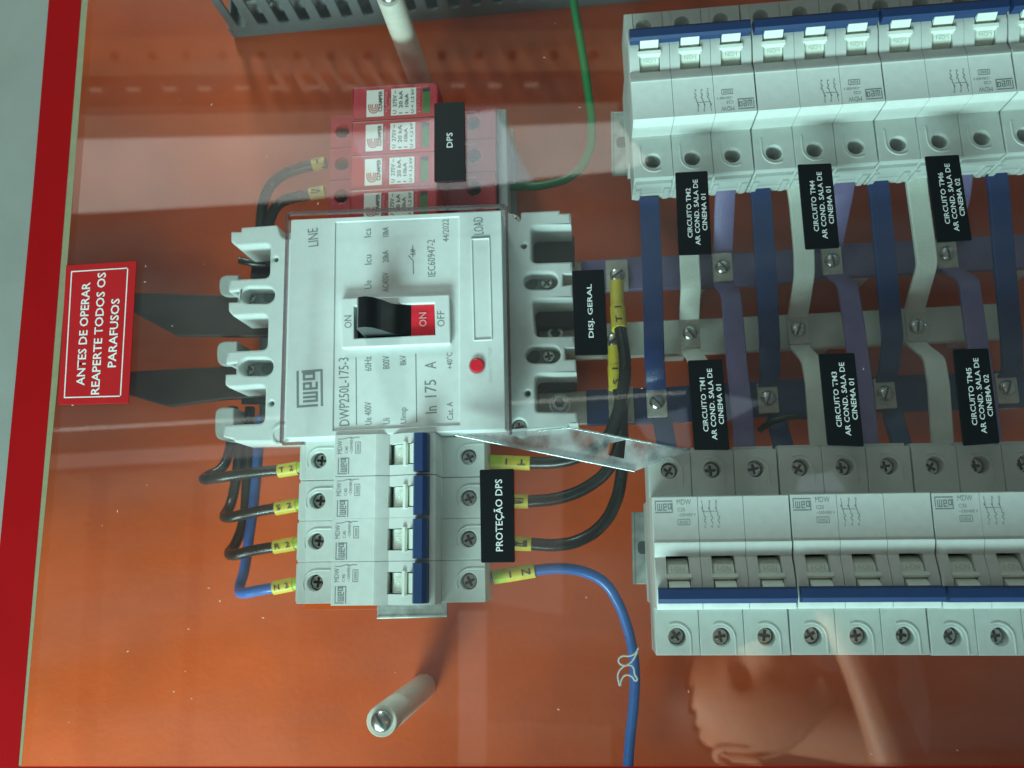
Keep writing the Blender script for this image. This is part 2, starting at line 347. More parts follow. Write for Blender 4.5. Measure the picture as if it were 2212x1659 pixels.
def breaker(n, label, amp):
    t = thing('circuit_breaker', label, 'circuit breaker')
    for k in range(n):
        x0 = k * PW + .1; x1 = (k + 1) * PW - .1; xc = (x0 + x1) / 2; sx0, sx1 = x0 + 4.3, x1 - 4.3
        if 'pole' not in SHX or True:
            ms = [box_m(x0, -63, 20, x1, 20, 26.5, WHITE2), box_m(x0, -43.5, 26.5, x1, -.5, 43, WHITE2), box_m(x0, -44, 0, x1, 0, 20, WHITE2)]
            ms.append(plate_m([(x0, -.4), (x1, -.4), (x1, 20), (x0, 20)], [circ(xc, 11.9, 3.55)], 26.6, 44, .35, WHITE))
            ms.append(plate_m([(x0, -63), (x1, -63), (x1, -43.6), (x0, -43.6)], [circ(xc, -55.8, 3.55)], 26.6, 44, .35, WHITE))
            pf = [(0, 43), (0, 59.6), (.4, 60), (17.4, 60), (18.2, 60.5), (19.4, 60.4), (24, 58.4), (28, 60.0), (33, 61.6), (38, 61.4), (43.6, 60), (44, 59.6), (44, 43)]
            ms.append(profile_m(pf, x0, sx0, WHITE)); ms.append(profile_m(pf, sx1, x1, WHITE))
            ms.append(profile_m([(0, 43)] + pf[1:6] + [(23.5, 58.6), (23.5, 43)], sx0, sx1, WHITE))
            ms.append(profile_m([(41.2, 43), (41.2, 60.6), (43.6, 60), (44, 59.6), (44, 43)], sx0, sx1, WHITE))
            for cy, sg in ((11.9, 1), (-55.8, -1)):       # moulded rim round the screw hole
                pts = []
                for i in range(9):
                    a = math.radians(115 - i * 115 / 8)
                    pts.append((xc - .6 + 5.9 * math.cos(a), cy - .6 + (5.9 * math.sin(a)), 44.02))
                pts.append((xc + 5.3, cy - 6.8, 44.02))
                ms.append(tube_m(pts, .42, WHITE, bez=False, res=1))
            # clip feet at the terminal ends
            ms.append(box_m(x0 + 1.2, 20, 22, x0 + 3.4, 21.2, 33, WHITE2)); ms.append(box_m(x1 - 3.4, 20, 22, x1 - 1.2, 21.2, 33, WHITE2))
            ms.append(box_m(x0 + .8, 20, 36.2, x1 - .8, 21.6, 40.5, WHITE)); 
            me = join(ms); part('pole_housing', me, t, True)
        part('recess_floor', box_m(sx0, -41.2, 43.6, sx1, -23.5, 46, HOLE), t, True)
        for sy in (11.9, -55.8):
            part('terminal_screw', screw_m(xc + random.uniform(-.25, .25), sy + random.uniform(-.3, .3), 3.05, 37.0, 39.2, random.uniform(0, 1.5)), t, True)
            part('hole_floor', cyl_m(xc, sy, 3.5, 35.6, 37.3, GUN), t, True)
        # toggle: drum, ridge, paddle
        dr = [(24.2, 50)] + [(24.2 + 8.6 - 8.6 * math.cos(math.radians(a)), 52.0 + 7.6 * math.sin(math.radians(a))) for a in (20, 38, 55, 72, 90, 105)] + [(36, 61), (36, 50)]
        ms = [profile_m(dr, sx0 + .35, sx1 - .35, TOG), profile_m([(30.2, 58.5), (30.4, 61.8), (31.6, 62.3), (32.4, 61.6), (32.4, 58.5)], sx0 - .5, sx1 + .5, TOG),
              profile_m([(32.6, 58.5), (33.2, 61.6), (35.2, 64.4), (36.2, 64.6), (36.2, 58.5)], sx0 + .5, sx1 - .5, TOG)]
        part('toggle', join(ms), t, True)
        em = rect_text('I-ON', sx0 + 1.9, -29.4, 5.2, 2.0, 59.75, mat('moulded_mark', (.48, .53, .49), .4))
        part('lettering', em, t, True)
    w = n * PW
    pb = [(35.6, 58.2), (35.4, 64.6), (36.2, 66.2), (39.6, 66.4), (41.4, 64.8), (41.6, 60.0)]
    part('handle_bar', profile_m(pb, .55 if n > 1 else 1.0, w - .55 if n > 1 else w - .8, BLUEP), t, True)
    # printing on the label field
    z = 60.05
    part('logo', brand_logo(.9, -6.6, 7.0, 4.9, z), t, True)
    ms = [rect_text('MDW', 9.6, -3.4, 5.6, 2.1, z), rect_text(amp, 9.7, -6.0, 3.0, 1.4, z), rect_text('~230/400 V', 9.7, -8.0, 7.2, 1.2, z), rect_text('3000', 10.2, -11.0, 3.6, 1.3, z)]
    for a, b in (((9.7, -9.2), (14.4, -9.2)), ((9.7, -11.4), (14.4, -11.4)), ((9.7, -9.2), (9.7, -11.4)), ((14.4, -9.2), (14.4, -11.4))): ms.append(strip_m(a, b, .22, z - .03, PRINT))
    part('lettering', join(ms), t, True)
    sy = []
    if n > 1:
        for q in range(3):
            xx = 19.6 + q * 2.7
            sy += [rect_text(str(2 * q + 1), xx - .3, -3.0, .8 if q else .25, 1.2, z), rect_text(str(2 * q + 2), xx + .2, -12.6, .8, 1.2, z)]
            pts = [(xx, -3.2), (xx, -5.4), (xx - .5, -4.6), (xx, -5.4), (xx + .5, -7.2), (xx + .5, -8.2), (xx + 1.1, -8.2), (xx + 1.1, -9.2), (xx + .5, -9.2), (xx + .5, -10.2), (xx + 1.0, -10.2), (xx + 1.0, -11.2)]
            sy += [strip_m(pts[i], pts[i + 1], .26, z - .03, PRINT) for i in range(len(pts) - 1)]
        sy.append(strip_m((19.4, -6.2), (25.4, -6.2), .15, z - .03, PRINT))
    else:
        pts = [(15.9, -1.5), (15.9, -4), (16.5, -6), (16.5, -7), (16.1, -7), (16.1, -8.4), (16.5, -8.4), (16.5, -11)]
        sy += [strip_m(pts[i], pts[i + 1], .24, z - .03, PRINT) for i in range(len(pts) - 1)]
    part('wiring_symbol', join(sy), t, True)
    return t
b3 = breaker(3, 'x', 'C25'); b1 = breaker(1, 'x', 'C40')
used = set()
def put(proto, label, loc, rot, group, nm='circuit_breaker'):
    o = proto if proto.name not in used else copy_tree(proto)
    used.add(proto.name)
    jit = Vector((random.uniform(-.06, .06), random.uniform(-.22, .22), random.uniform(-.15, .15)))
    o.location = (Vector(loc) + jit) * S; o.rotation_euler = (0, 0, rot + random.uniform(-.0015, .0015)); o['label'] = label; o['group'] = group
    return o
# lower row: labels at the top edge.  anchor: upper left corner of the label field
def row_anchor(px0, px1, z):
    a, b = W(*px0, z), W(*px1, z); d = b - a; return a, math.atan2(d.y, d.x), d
a, ang, d = row_anchor((1409, 1072), (2205, 1059.5), 98)
LOW = ['white three-pole breaker at the left end of the lower row, touching the rail end', 'white three-pole breaker in the middle of the lower row, below the TM3 label', 'white three-pole breaker at the right edge of the lower row, below the TM5 label']
dirv = Vector((math.cos(ang), math.sin(ang), 0))
step = 53.9
for k in range(4):
    p = a + dirv * step * k
    if k == 3: continue
    put(b3, LOW[k], (p.x, p.y, 38), ang, 'three-pole breakers in two rows')
# upper row: turned half round
a2, ang2, d2 = row_anchor((1364, 297.5), (2212, 236.5), 82)
dir2 = Vector((math.cos(ang2), math.sin(ang2), 0))
UP = ['upside-down white three-pole breaker at the left end of the upper row, above the TM2 label', 'upside-down white three-pole breaker above the TM4 label, second of the upper row', 'upside-down white three-pole breaker above the TM6 label, third of the upper row', 'upside-down white three-pole breaker cut by the right edge, upper row']
for k in range(4):
    p = a2 + dir2 * (step * k + 53.4)
    o = put(b3, UP[k], (p.x, p.y, 38), ang2 + math.pi, 'three-pole breakers in two rows')
    for ch in o.children:                      # the upper row's clamps stand open: their screws sit deep in the holes
        if ch.name.startswith(('terminal_screw', 'hole_floor')): ch.location.z = -6 * S
# four single-pole breakers, turned a quarter: label field on the left
q0, q1 = W(712, 1310, 80), W(727, 937, 80); q1 = W(722, 939, 80)
dq = q1 - q0; angq = math.atan2(dq.y, dq.x); dirq = dq.normalized(); pq = dq.length / 4
NM = ['N 2', 'R 2', 'S 2', 'T 2']
for k in range(4):
    p = q0 + dirq * pq * k
    o = put(b1, 'white single-pole breaker with blue handle, fed by %s cable marked %s' % ('blue' if k == 0 else 'black', NM[k]), (p.x, p.y, 19), angq, 'single-pole breakers under the main breaker')
    o.scale = (pq / PW, 1.03, 1)

# ------------------------------------------------------------------ rail ends
def rail(label, pts, z, along_x):
    c = W(*pts[0], z); t = thing('mounting_rail', label, 'rail', (c.x, c.y, 0), 'rails under the breakers')
    q = P2(pts, z)
    part('rail_body', plate_m(q, [], z - 3, z, .4, RAIL), t)
    cx = sum(p[0] for p in q) / 4; cy = sum(p[1] for p in q) / 4
    part('rail_support', box_m(cx - 5, cy - 5, 0, cx + 5, cy + 5, z - 3, RAIL), t)
    part('rail_lip', tube_m([(q[0][0], q[0][1], z), (q[3][0], q[3][1], z)] if along_x else [(q[3][0], q[3][1], z), (q[2][0], q[2][1], z)], .7, RAIL, bez=False), t)
    if along_x:
        lo, hi = min(q[0][1], q[3][1]), max(q[0][1], q[3][1]); mx = (q[0][0] + q[1][0]) / 2
        part('rail_slot', plate_m(rrect(q[0][0] + 1.5, (lo + hi) / 2 - 3, mx + 3, (lo + hi) / 2 + 3, 2), [], z, z + .1, 0, GUN), t)
    return t
rail('steel rail end left of the upper breaker row', [(1322, 242), (1480, 230), (1480, 366), (1324, 376)], 38, True)
rail('steel rail end left of the lower breaker row', [(1367, 1106), (1480, 1104), (1480, 1262), (1370, 1262)], 38, True)
rail('steel rail end below the four small breakers', [(812, 1250), (965, 1250), (966, 1330), (815, 1334)], 24, False)

# ------------------------------------------------------------------ main moulded-case breaker
ZM, ZF = 62, 78
c = W(860, 700, 0)
mb = thing('main_circuit_breaker', 'large white main breaker with black lever switched ON and emblem on its face', 'circuit breaker', (c.x, c.y, 0))
left = [((498.4, 500.3), 0), ((520, 500.3), 0), ((521.3, 491), 0), ((599.2, 485.4), 2), ((603, 497), 1), ((607, 510), 2), ((618, 516), 2), ((628, 514), 0),
        ((628, 474), 0), ((1092, 452), 0)]
right = [((1125, 482), 4), ((1125, 458), 1), ((1209.6, 453.6), 0), ((1210.3, 460.3), 0), ((1233.5, 459.6), .5), ((1234.3, 486), .5), ((1146, 488), 3), ((1147, 568), 3), ((1236.5, 565.1), .5),
         ((1236, 590), 0), ((1215.6, 591.3), 0), ((1215.6, 616.8), 0), ((1236, 613.8), 0), ((1237.3, 644), .5), ((1149, 646), 3), ((1156, 728), 3), ((1241, 726), .5), ((1242, 750), 0),
         ((1219.8, 751), 0), ((1221, 776), 0), ((1243.5, 776), 0), ((1246, 806), .5), ((1154, 808), 3), ((1157, 890), 2), ((1246, 891), .5), ((1250, 916), .5), ((1228.5, 917.2), 0), ((1226.6, 923), 0), ((1099, 932), 0)]
lower = [((614, 955), 0), ((506, 955), .5), ((503, 948.5), 0), ((481, 943), .5), ((483, 918.4), .5), ((571, 914.5), 3), ((573.5, 832), 3), ((493.8, 837), 0), ((485.6, 831), 1), ((486.5, 809), 0),
         ((509.3, 808), 0), ((510.2, 782.6), 0), ((487.5, 785.3), 0), ((490.2, 759), .5), ((577, 755), 3), ((579, 679), 3), ((503, 682), 0), ((493, 671.4), 1), ((493, 653), 0), ((514.5, 652.4), 0), ((515.7, 626.4), 0),
         ((493.5, 629), 0), ((494, 604), .5), ((582, 600), 3), ((584, 526), 3), ((511.4, 531), 0), ((498.4, 522.5), 1)]
allp = left + right + lower
base = soften(P2([p for p, _ in allp], ZM), [r for _, r in allp])
def slot_hole(a, b, r):
    A, B = W(*a, ZM), W(*b, ZM); k = r * .232; pts = []
    an = math.atan2(B.y - A.y, B.x - A.x)
    for i in range(9): t = an - math.pi / 2 + math.pi * i / 8; pts.append((B.x + k * math.cos(t), B.y + k * math.sin(t)))
    for i in range(9): t = an + math.pi / 2 + math.pi * i / 8; pts.append((A.x + k * math.cos(t), A.y + k * math.sin(t)))
    return pts
SLOTS = [((537.4, 637.6), (575, 637.6), 18), ((534.8, 792.6), (571, 792.6), 18.5), ((1149, 606.3), (1186, 606.3), 18.2), ((1154, 765), (1191, 765), 18.5)]
holes = [slot_hole(*s) for s in SLOTS]
for (x, y, r) in ((595.5, 560, 5), (585.9, 871, 5.3), (1131.7, 530.7, 6), (1140, 848.9, 6)):
    w = W(x, y, ZM); holes.append(circ(w.x, w.y, r * .23, 14))
w = W(1121, 921, ZM); holes.append(circ(w.x, w.y, 3.4)); 
part('housing', plate_m(base, holes, 37, ZM, .9, WHITE), mb)
part('lower_body', plate_m(soften(P2([(590, 505), (1142, 482), (1160, 918), (584, 940)], 37), 2), [], 14, 37.05, 0, WHITE2), mb)
# floor under the terminal pockets and the wider foot
part('foot', plate_m(P2([(560, 600), (562, 590), (566, 520), (1150, 520), (1225, 530), (1232, 900), (1150, 905), (562, 950), (560, 940)], 14), [], 2, 14.4, .8, GREYP), mb)
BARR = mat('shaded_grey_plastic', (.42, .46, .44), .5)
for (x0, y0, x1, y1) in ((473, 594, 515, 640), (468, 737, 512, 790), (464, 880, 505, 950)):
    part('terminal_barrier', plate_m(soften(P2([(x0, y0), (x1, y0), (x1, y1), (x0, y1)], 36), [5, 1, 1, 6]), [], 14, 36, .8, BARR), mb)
for i, s in enumerate(SLOTS):
    A, B = W(*s[0], ZM - 10), W(*s[1], ZM - 10)
    part('pocket_floor', plate_m([(A.x - 6, A.y - 6), (B.x + 6, B.y - 6), (B.x + 6, B.y + 6), (A.x - 6, A.y + 6)], [], ZM - 14, ZM - 11, 0, GREYP), mb)
    P = (B if i >= 2 else A) ; Q = (A if i >= 2 else B)
    part('fixing_screw', screw_m(P.x + (-1.2 if i >= 2 else 1.0), P.y - 1.2, 2.7, ZM - 11, ZM - 9.2, .3 + i), mb)
    part('pocket_hole', cyl_m(Q.x + (1 if i < 2 else -1), Q.y - .6, 2.9 if i < 2 else 3.8, ZM - 11, ZM - 10.8, HOLE), mb)
w = W(1121, 921, ZM); part('cover_screw', screw_m(w.x + .3, w.y - .3, 2.9, ZM - 4, ZM - 1.2, .2), mb)
part('hole_floor', cyl_m(w.x, w.y, 3.6, ZM - 6, ZM - 4, GREYP), mb)
w = W(1108, 479, ZM - 4); part('cover_screw', screw_m(w.x, w.y, 2.9, ZM - 4, ZM - 1.2, .2), mb)
part('screw_boss', cyl_m(w.x, w.y, 3.8, 20, ZM - 4, WHITE2), mb)
w = W(604, 938, ZM); part('screw_boss', plate_m(circ(w.x + 1, w.y, 5.2), [circ(w.x + 1, w.y - .3, 3.9)], ZM - .5, ZM + .5, .3, WHITE), mb)
# front block with a sunk nameplate field
F = P2([(628.5, 474.5), (1083, 454.5), (1092, 927), (614.5, 947)], ZF)
field = P2([(724, 480), (991, 468), (994, 918), (719, 930)], ZF)
part('front_block', plate_m(soften(F, 1.2), [field], ZM, ZF, .35, WHITE), mb)

fw = P2([(735, 645), (971, 636), (973, 742), (738, 752)], ZF + 2)
win = P2([(764, 661), (938, 654), (940, 723), (765, 731)], ZF + 2)
part('nameplate_field', plate_m(P2([(720, 477), (994, 465), (997, 921), (716, 933)], ZF), [win], ZM + 1, ZF - .7, 0, WHITE), mb)
part('switch_frame', plate_m(soften(fw, .8), [win], ZF - .8, ZF + 2, .5, WHITE), mb)
part('switch_well', plate_m(P2([(755, 650), (950, 643), (952, 733), (757, 741)], ZF), [], ZF - 5.5, ZF - 4.5, 0, BLACKP), mb)
lp = [W(765, 661, ZF + 2), W(880, 656, ZF + 2), W(880, 726, ZF + 2), W(766, 731, ZF + 2)]
yl, yh = lp[3].y + .4, lp[0].y - .4; xl = lp[0].x + 4.8; xr = W(885, 690, ZF).x
def prism_y(prof, y0, y1, mt, sm=30):
    n = len(prof); v = [(x, y0, z) for x, z in prof] + [(x, y1, z) for x, z in prof]
    f = [tuple(range(n)), tuple(reversed(range(n, 2 * n)))] + [((i + 1) % n, i, n + i, n + (i + 1) % n) for i in range(n)]
    return raw(v, f, mt, sm)
pr = [(xl, ZF - 5), (xl + .2, ZF + 15), (xl + 1.4, ZF + 17.5), (xl + 4.5, ZF + 18.2), (xl + 7.5, ZF + 16.5), (xl + 10.5, ZF + 12), (xl + 13, ZF + 6.5), (xl + 16, ZF + 2.6), (xl + 19, ZF + .8), (xr + .6, ZF + .2), (xr + .6, ZF - 5)]
part('lever', prism_y(pr, yl + .3, yh - .3, BLACKP, 50), mb)
rb = [(xr + .7, ZF - 5), (xr + .7, ZF), (W(938, 690, ZF).x, ZF - .4), (W(938, 690, ZF).x, ZF - 5)]
part('position_flag', prism_y(rb, yl, yh, REDB, 30), mb)
lw = P2([(1017, 515), (1058, 513), (1064, 735), (1023, 737)], ZF)
lw2 = P2([(1020, 518), (1056, 516), (1061, 732), (1026, 734)], ZF)
part('window_rim', plate_m(soften(lw, .6), [lw2], ZF - .1, ZF + .5, .2, WHITE), mb)
w = W(1030, 789, ZF + 1); part('trip_button', cyl_m(w.x, w.y, 3.2, ZF - .5, ZF + 1.2, REDB, .5), mb)
part('button_rim', plate_m(circ(w.x, w.y, 3.75), [circ(w.x, w.y, 3.35)], ZF - .1, ZF + .15, 0, GREYP), mb)
zt = ZF - .64; zu = ZF + .06; T = []
for s, A, B, h, z, b in (('LINE', (688, 531), (686, 492), 21, zu, 0), ('LOAD', (1045, 506), (1043, 468), 20, zu, 0),
    ('Ics', (802, 512), (801.5, 493), 15, zt, 0), ('Icu', (803, 571), (802.5, 550), 15, zt, 0), ('Ue', (803, 623), (802.5, 605), 15, zt, 0),
    ('10kA', (840, 511), (839, 490), 13, zt, .01), ('20kA', (840, 566), (839, 541), 13, zt, .01), ('AC400V', (840, 630), (839, 588), 13, zt, 0),
    ('IEC60947-2', (941, 597), (939, 517), 16, zt, 0), ('44/2022', (970, 522), (969, 473), 13, zt, 0),
    ('ON', (760, 708), (759.5, 681), 16, ZF + 2.06, 0), ('OFF', (961, 705), (960, 671), 16, ZF + 2.06, 0),
    ('DWP250L-175-3', (755, 919), (753, 772), 22, zt, 0), ('Ue 400V', (803, 917), (802, 868), 15, zt, 0), ('60Hz', (803, 801), (802, 770), 15, zt, 0),
    ('Ui', (842, 916), (842, 903), 15, zt, 0), ('800V', (842, 797), (841, 768), 15, zt, 0), ('Uimp', (878, 914.5), (877, 880), 14, zt, 0), ('8kV', (878, 788.5), (877, 767), 14, zt, 0),
    ('In', (944, 892), (943.6, 877), 25, zt, 0), ('175', (943, 857), (942, 820), 25, zt, 0), ('A', (942, 796), (941.7, 781), 24, zt, 0),
    ('Cat. A', (979, 907), (978, 868), 13, zt, 0), ('+40°C', (978, 797), (977, 761), 13, zt, 0)):
    T.append(line_text(s, A, B, h, z, PRINT2, b))
for a, b in (((770, 918), (769, 772)), ((900, 912), (898, 764)), ((893, 592), (892.5, 563)), ((892.5, 563), (882, 552)), ((892, 556), (891.6, 530)), ((897, 545), (887, 543)), ((897, 541), (887, 539)), ((886, 549), (898, 549))):
    T.append(strip_m(W(*a, zt), W(*b, zt), .42, zt - .03, PRINT2))
part('lettering', join(T), mb)
part('lettering', line_text('ON', (922, 705), (921, 674), 16, ZF + .05, mat('pale_red_print', (.8, .3, .32), .6), .02), mb)
A = W(698, 877, zu); lg = brand_logo(0, 0, 17.0, 12.2, 0)
dl = W(697, 802, zu) - A; lg.transform(Matrix.Translation(A) @ Matrix.Rotation(math.atan2(dl.y, dl.x), 4, 'Z')); part('logo', lg, mb)
part('moulded_lettering', line_text('PUSH TO TRIP', (1064, 825), (1062, 750), 8, zu, WHITE2), mb)

# terminals on the load side: bolts seen in the pockets
def bolt(x, y, z, label):
    w = W(x, y, z); t = thing('terminal_bolt', label, 'bolt', (w.x, w.y, z - 3), 'bolts in the main breaker pockets')
    part('washer', plate_m(circ(w.x, w.y, 5.6), [circ(w.x, w.y, 3)], z - 3, z - 2, .2, STEEL), t)
    part('head', plate_m(circ(w.x, w.y, 4.2), [circ(w.x, w.y, 2.3, 6)], z - 2, z + 2.5, .5, STEEL), t)
    part('socket', cyl_m(w.x, w.y, 2.6, z - 1.8, z - 1.4, GUN), t)
bolt(1209, 872, 36, 'steel socket-head bolt in the lowest load pocket of the main breaker')
bolt(1200, 722, 34, 'steel bolt half hidden in the middle load pocket of the main breaker')

# ------------------------------------------------------------------ surge protectors (red)
ZD, ZS = 72, 46
def px_scale(q, z): return (W(*q[0], z) - W(*q[1], z)).length
def dps_mod(k, label):
    y0 = 185 + 74.3 * k; y1 = 185 + 74.3 * (k + 1)
    sh = -3.2 * k * 0.6
    c = W(850, (y0 + y1) / 2, 40); t = thing('surge_protector', label, 'surge protector', (c.x, c.y, 0), 'red surge protectors side by side')
    A = W(759 + sh, y1 + 2, ZD); B = W(947 + sh * .3, y1 - 8, ZD); C_ = W(947 + sh * .3, y0 - 8, ZD); D_ = W(759 + sh, y0 + 2, ZD)
    Y0, Y1 = (A.y + B.y) / 2 + .12, (C_.y + D_.y) / 2 - .12; X0, X1 = A.x, B.x
    part('cartridge', plate_m(soften([(X0, Y0), (X1, Y0), (X1, Y1), (X0, Y1)], [.5, 3, 3, .5]), [], ZS - 8, ZD, .9, REDP), t)
    s0 = X0 - 18.5; s1 = X1 + 25; hx = (X0 - 8.5 + s0 + 8.5) / 2; ym = (Y0 + Y1) / 2
    hx = W(738, 349, ZS).x; hx2 = W(1023, 345, ZS).x
    part('base', plate_m([(s0, Y0), (s1, Y0), (s1, Y1), (s0, Y1)], [circ(hx, ym, 3.6), circ(hx2, ym, 3.6)], 30, ZS, .5, REDP), t)
    part('base_foot', box_m(s0 + 1, Y0, 4, s1 - 1, Y1, 30, REDP), t)
    for q in (hx, hx2): part('terminal_screw', screw_m(q, ym, 3.2, ZS - 12, ZS - 9, .5 + k, GUN), t)
    part('release_slot', box_m(X1 + 6, Y1 - 3.2, ZS, X1 + 15, Y1 - 2.4, ZS + .3, PINKP), t)
    z = ZD + .02
    def st(px0, px1, h0, h1): # rectangle on the face: x from photo, y as a fraction of the module
        return (W(px0 + sh, y0 + 35, ZD).x, W(px1 + sh, y0 + 35, ZD).x, Y0 + (Y1 - Y0) * h0, Y0 + (Y1 - Y0) * h1)
    a, b, c0, d0 = st(792, 829, .09, .87); part('sticker', plate_m([(a, c0), (b, c0), (b, d0), (a, d0)], [], z, z + .08, 0, STICK), t)
    a2_, b2_, c2, d2_ = st(845, 899, .09, .87); part('sticker', plate_m([(a2_, c2), (b2_, c2), (b2_, d2_), (a2_, d2_)], [], z, z + .08, 0, STICK), t)
    def up(s, x, hh, f0, f1, m, bd=0): # text reading upwards
        X = W(x + sh, y0 + 35, ZD).x; lo = Y0 + (Y1 - Y0) * f0; hi = Y0 + (Y1 - Y0) * f1
        return text_m(s, lambda u, v: Vector((X - hh * v, lo + (hi - lo) * u, z + .13)), m, bd)
    part('lettering', join([up('CLAMPER', 826, 1.9, .22, .84, BPRINT, .03), up('U  275V ~', 857, 1.9, .13, .82, BPRINT, .02), up('I  20 kA', 870, 1.9, .13, .80, BPRINT, .02), up('I  10kA', 882.5, 1.8, .13, .70, BPRINT, .02), up('U < 1,2 kV', 895.5, 1.8, .12, .84, BPRINT, .02)]), t)
    part('lettering', join([up('CLAMPER', 837, 1.3, .2, .8, PINKP), up('Front', 843.5, 1.0, .3, .62, PINKP), up('[ STATUS ]', 908.5, 1.5, .15, .86, PINKP)]), t)
    ms = []
    cx = a + (b - a) * .43; cy = c0 + (d0 - c0) * .36
    for r in (.8, 1.7, 2.6):
        pts = [(cx - r, cy + 1.5)] + [(cx + r * math.cos(math.radians(q)), cy + r * 1.25 * math.sin(math.radians(q))) for q in range(180, 361, 20)] + [(cx + r, cy + 1.5)]
        ms += [strip_m(pts[i], pts[i + 1], .45, z + .09, REDL) for i in range(len(pts) - 1)]
    part('logo', join(ms), t)
    a, b, c0, d0 = st(913, 929, .10, .84); part('status_window', plate_m([(a, c0), (b, c0), (b, d0), (a, d0)], [], z, z + .05, 0, GREENP), t)
    part('window_shade', plate_m([(a, d0 - 2), (b, d0 - 2), (b, d0), (a, d0)], [], z + .06, z + .1, 0, BLACKP), t)
    return s1, Y0, Y1, ym
DL = ['red surge protector at the top end, standing clear of the pale reflection', 'second red surge protector from the top, behind the upper half of the DPS label', 'third red surge protector from the top, behind the lower half of the DPS label', 'lowest red surge protector, half hidden by the main breaker']
dd = [dps_mod(k, DL[k]) for k in range(4)]
tt = thing('comb_busbar', 'pale terminal strip on the right side of the red surge protectors', 'busbar', (dd[0][0] + 3, dd[0][1], 0))
part('strip_body', box_m(dd[0][0] + .6, dd[3][1], 6, dd[0][0] + 5.2, dd[0][2], 42, mat('grey_terminal', (.42, .50, .50), .5), .5), tt)
part('strip_foot', box_m(dd[0][0] + 5.3, dd[3][1], 0.2, dd[0][0] + 7, dd[0][2], 20, GREYP), tt)

# ------------------------------------------------------------------ busbars between the breaker rows
def ribbon_m(pts, width, thick, mt, axis):
    """flat strap: pts in mm along the middle of its top face; axis 0: width along x, 1: along y"""
    vs, fs = [], []
    hw = Vector((width / 2, 0, 0)) if axis == 0 else Vector((0, width / 2, 0))
    e = .5
    sec = [(-1, -e, 0), (-1, 0, -e), (-1, 0, -thick), (1, 0, -thick), (1, 0, -e), (1, -e, 0)]
    for p in pts:
        p = Vector(p)
        for sgn, inset, dz in sec:
            w_ = hw + (hw.normalized() * inset); vs.append(p + w_ * sgn + Vector((0, 0, dz)))
    n = len(sec)
    for i in range(len(pts) - 1):
        for j in range(n):
            a, b = i * n + j, i * n + (j + 1) % n; fs.append((a, b, b + n, a + n))
    fs.append(tuple(reversed(range(n)))); fs.append(tuple(range((len(pts) - 1) * n, len(pts) * n)))
    return raw(vs, fs, mt, 40)
def smooth_path(pts, r=3.0):
    out = [Vector(pts[0])]
    for i in range(1, len(pts) - 1):
        p, a, b = Vector(pts[i]), Vector(pts[i - 1]), Vector(pts[i + 1])
        s = p + (a - p).normalized() * min(r, (a - p).length * .4); e = p + (b - p).normalized() * min(r, (b - p).length * .4)
        for k in range(4): t = k / 3; out.append((1 - t) ** 2 * s + 2 * t * (1 - t) * p + t * t * e)
    out.append(Vector(pts[-1])); return out
def pan_screw(root, w, z, r=3.5, a=.9, nm='screw'):
    """domed screw head with a slot"""
    n = 20; rings = [(r, 0), (r, .5), (r * .9, 1.2), (r * .65, 1.8), (r * .3, 2.1)]; vs, fs = [], []
    for rr, dz in rings:
        for i in range(n): t = 2 * math.pi * i / n; vs.append((w.x + rr * math.cos(t), w.y + rr * math.sin(t), z + dz))
    for k in range(len(rings) - 1):
        for i in range(n): j = (i + 1) % n; fs.append((k * n + i, k * n + j, (k + 1) * n + j, (k + 1) * n + i))
    fs.append(tuple(range((len(rings) - 1) * n, len(rings) * n)))
    o = part(nm, raw(vs, fs, STEEL, 45), root)
    d = Vector((math.cos(a), math.sin(a))) * r * .85
    vs = []; q = Vector((-d.y, d.x)).normalized() * .5; N = 7
    for i in range(N):
        t = -1 + 2 * i / (N - 1); zz = z + .36 + 2.05 * math.sqrt(max(0, 1 - (t * .85) ** 2)) ** 1.0
        for sg in (-1, 1): vs.append((w.x + d.x * t + q.x * sg, w.y + d.y * t + q.y * sg, zz))
    sub('slot', raw(vs, [(2 * i, 2 * i + 1, 2 * i + 3, 2 * i + 2) for i in range(N - 1)], GUN, 60), o, root)
ZB = 33
def busbar(label, mt, pts, width, bare=None):
    P_ = [W(x, y, ZB) for x, y in pts]
    t = thing('main_busbar', label, 'busbar', (P_[0].x, P_[0].y, ZB - 4), 'main busbars running right from the main breaker')
    part('sleeve', ribbon_m(P_, width, 4, mt, 1), t)
    if bare: part('bare_end', ribbon_m([W(x, y, ZB - .5) for x, y in bare], width - 1, 3, TIN, 1), t)
    for k, f_ in enumerate((.25, .6, .95)):
        q = P_[0].lerp(P_[-1], f_); part('insulator', box_m(q.x - 5, q.y - 5, 0, q.x + 5, q.y + 5, ZB - 4.1, WHITE2), t)
    return t
busbar('purple busbar, uppermost of the three running left to right', PURP, [(1256, 598), (1385, 589), (1626, 580), (1834, 561), (2300, 537)], 17, [(1180, 602), (1256, 598)])
busbar('white busbar, middle of the three running left to right', SLEEVE, [(1240, 738), (1371, 732), (1531, 725), (1784, 713), (2176, 693)], 17.5, [(1165, 741), (1240, 738)])
busbar('dark blue busbar, lowest of the three running left to right', NAVY, [(1267, 880), (1440, 874), (1700, 858), (1970, 849), (2300, 834)], 17.5, [(1165, 884), (1267, 880)])
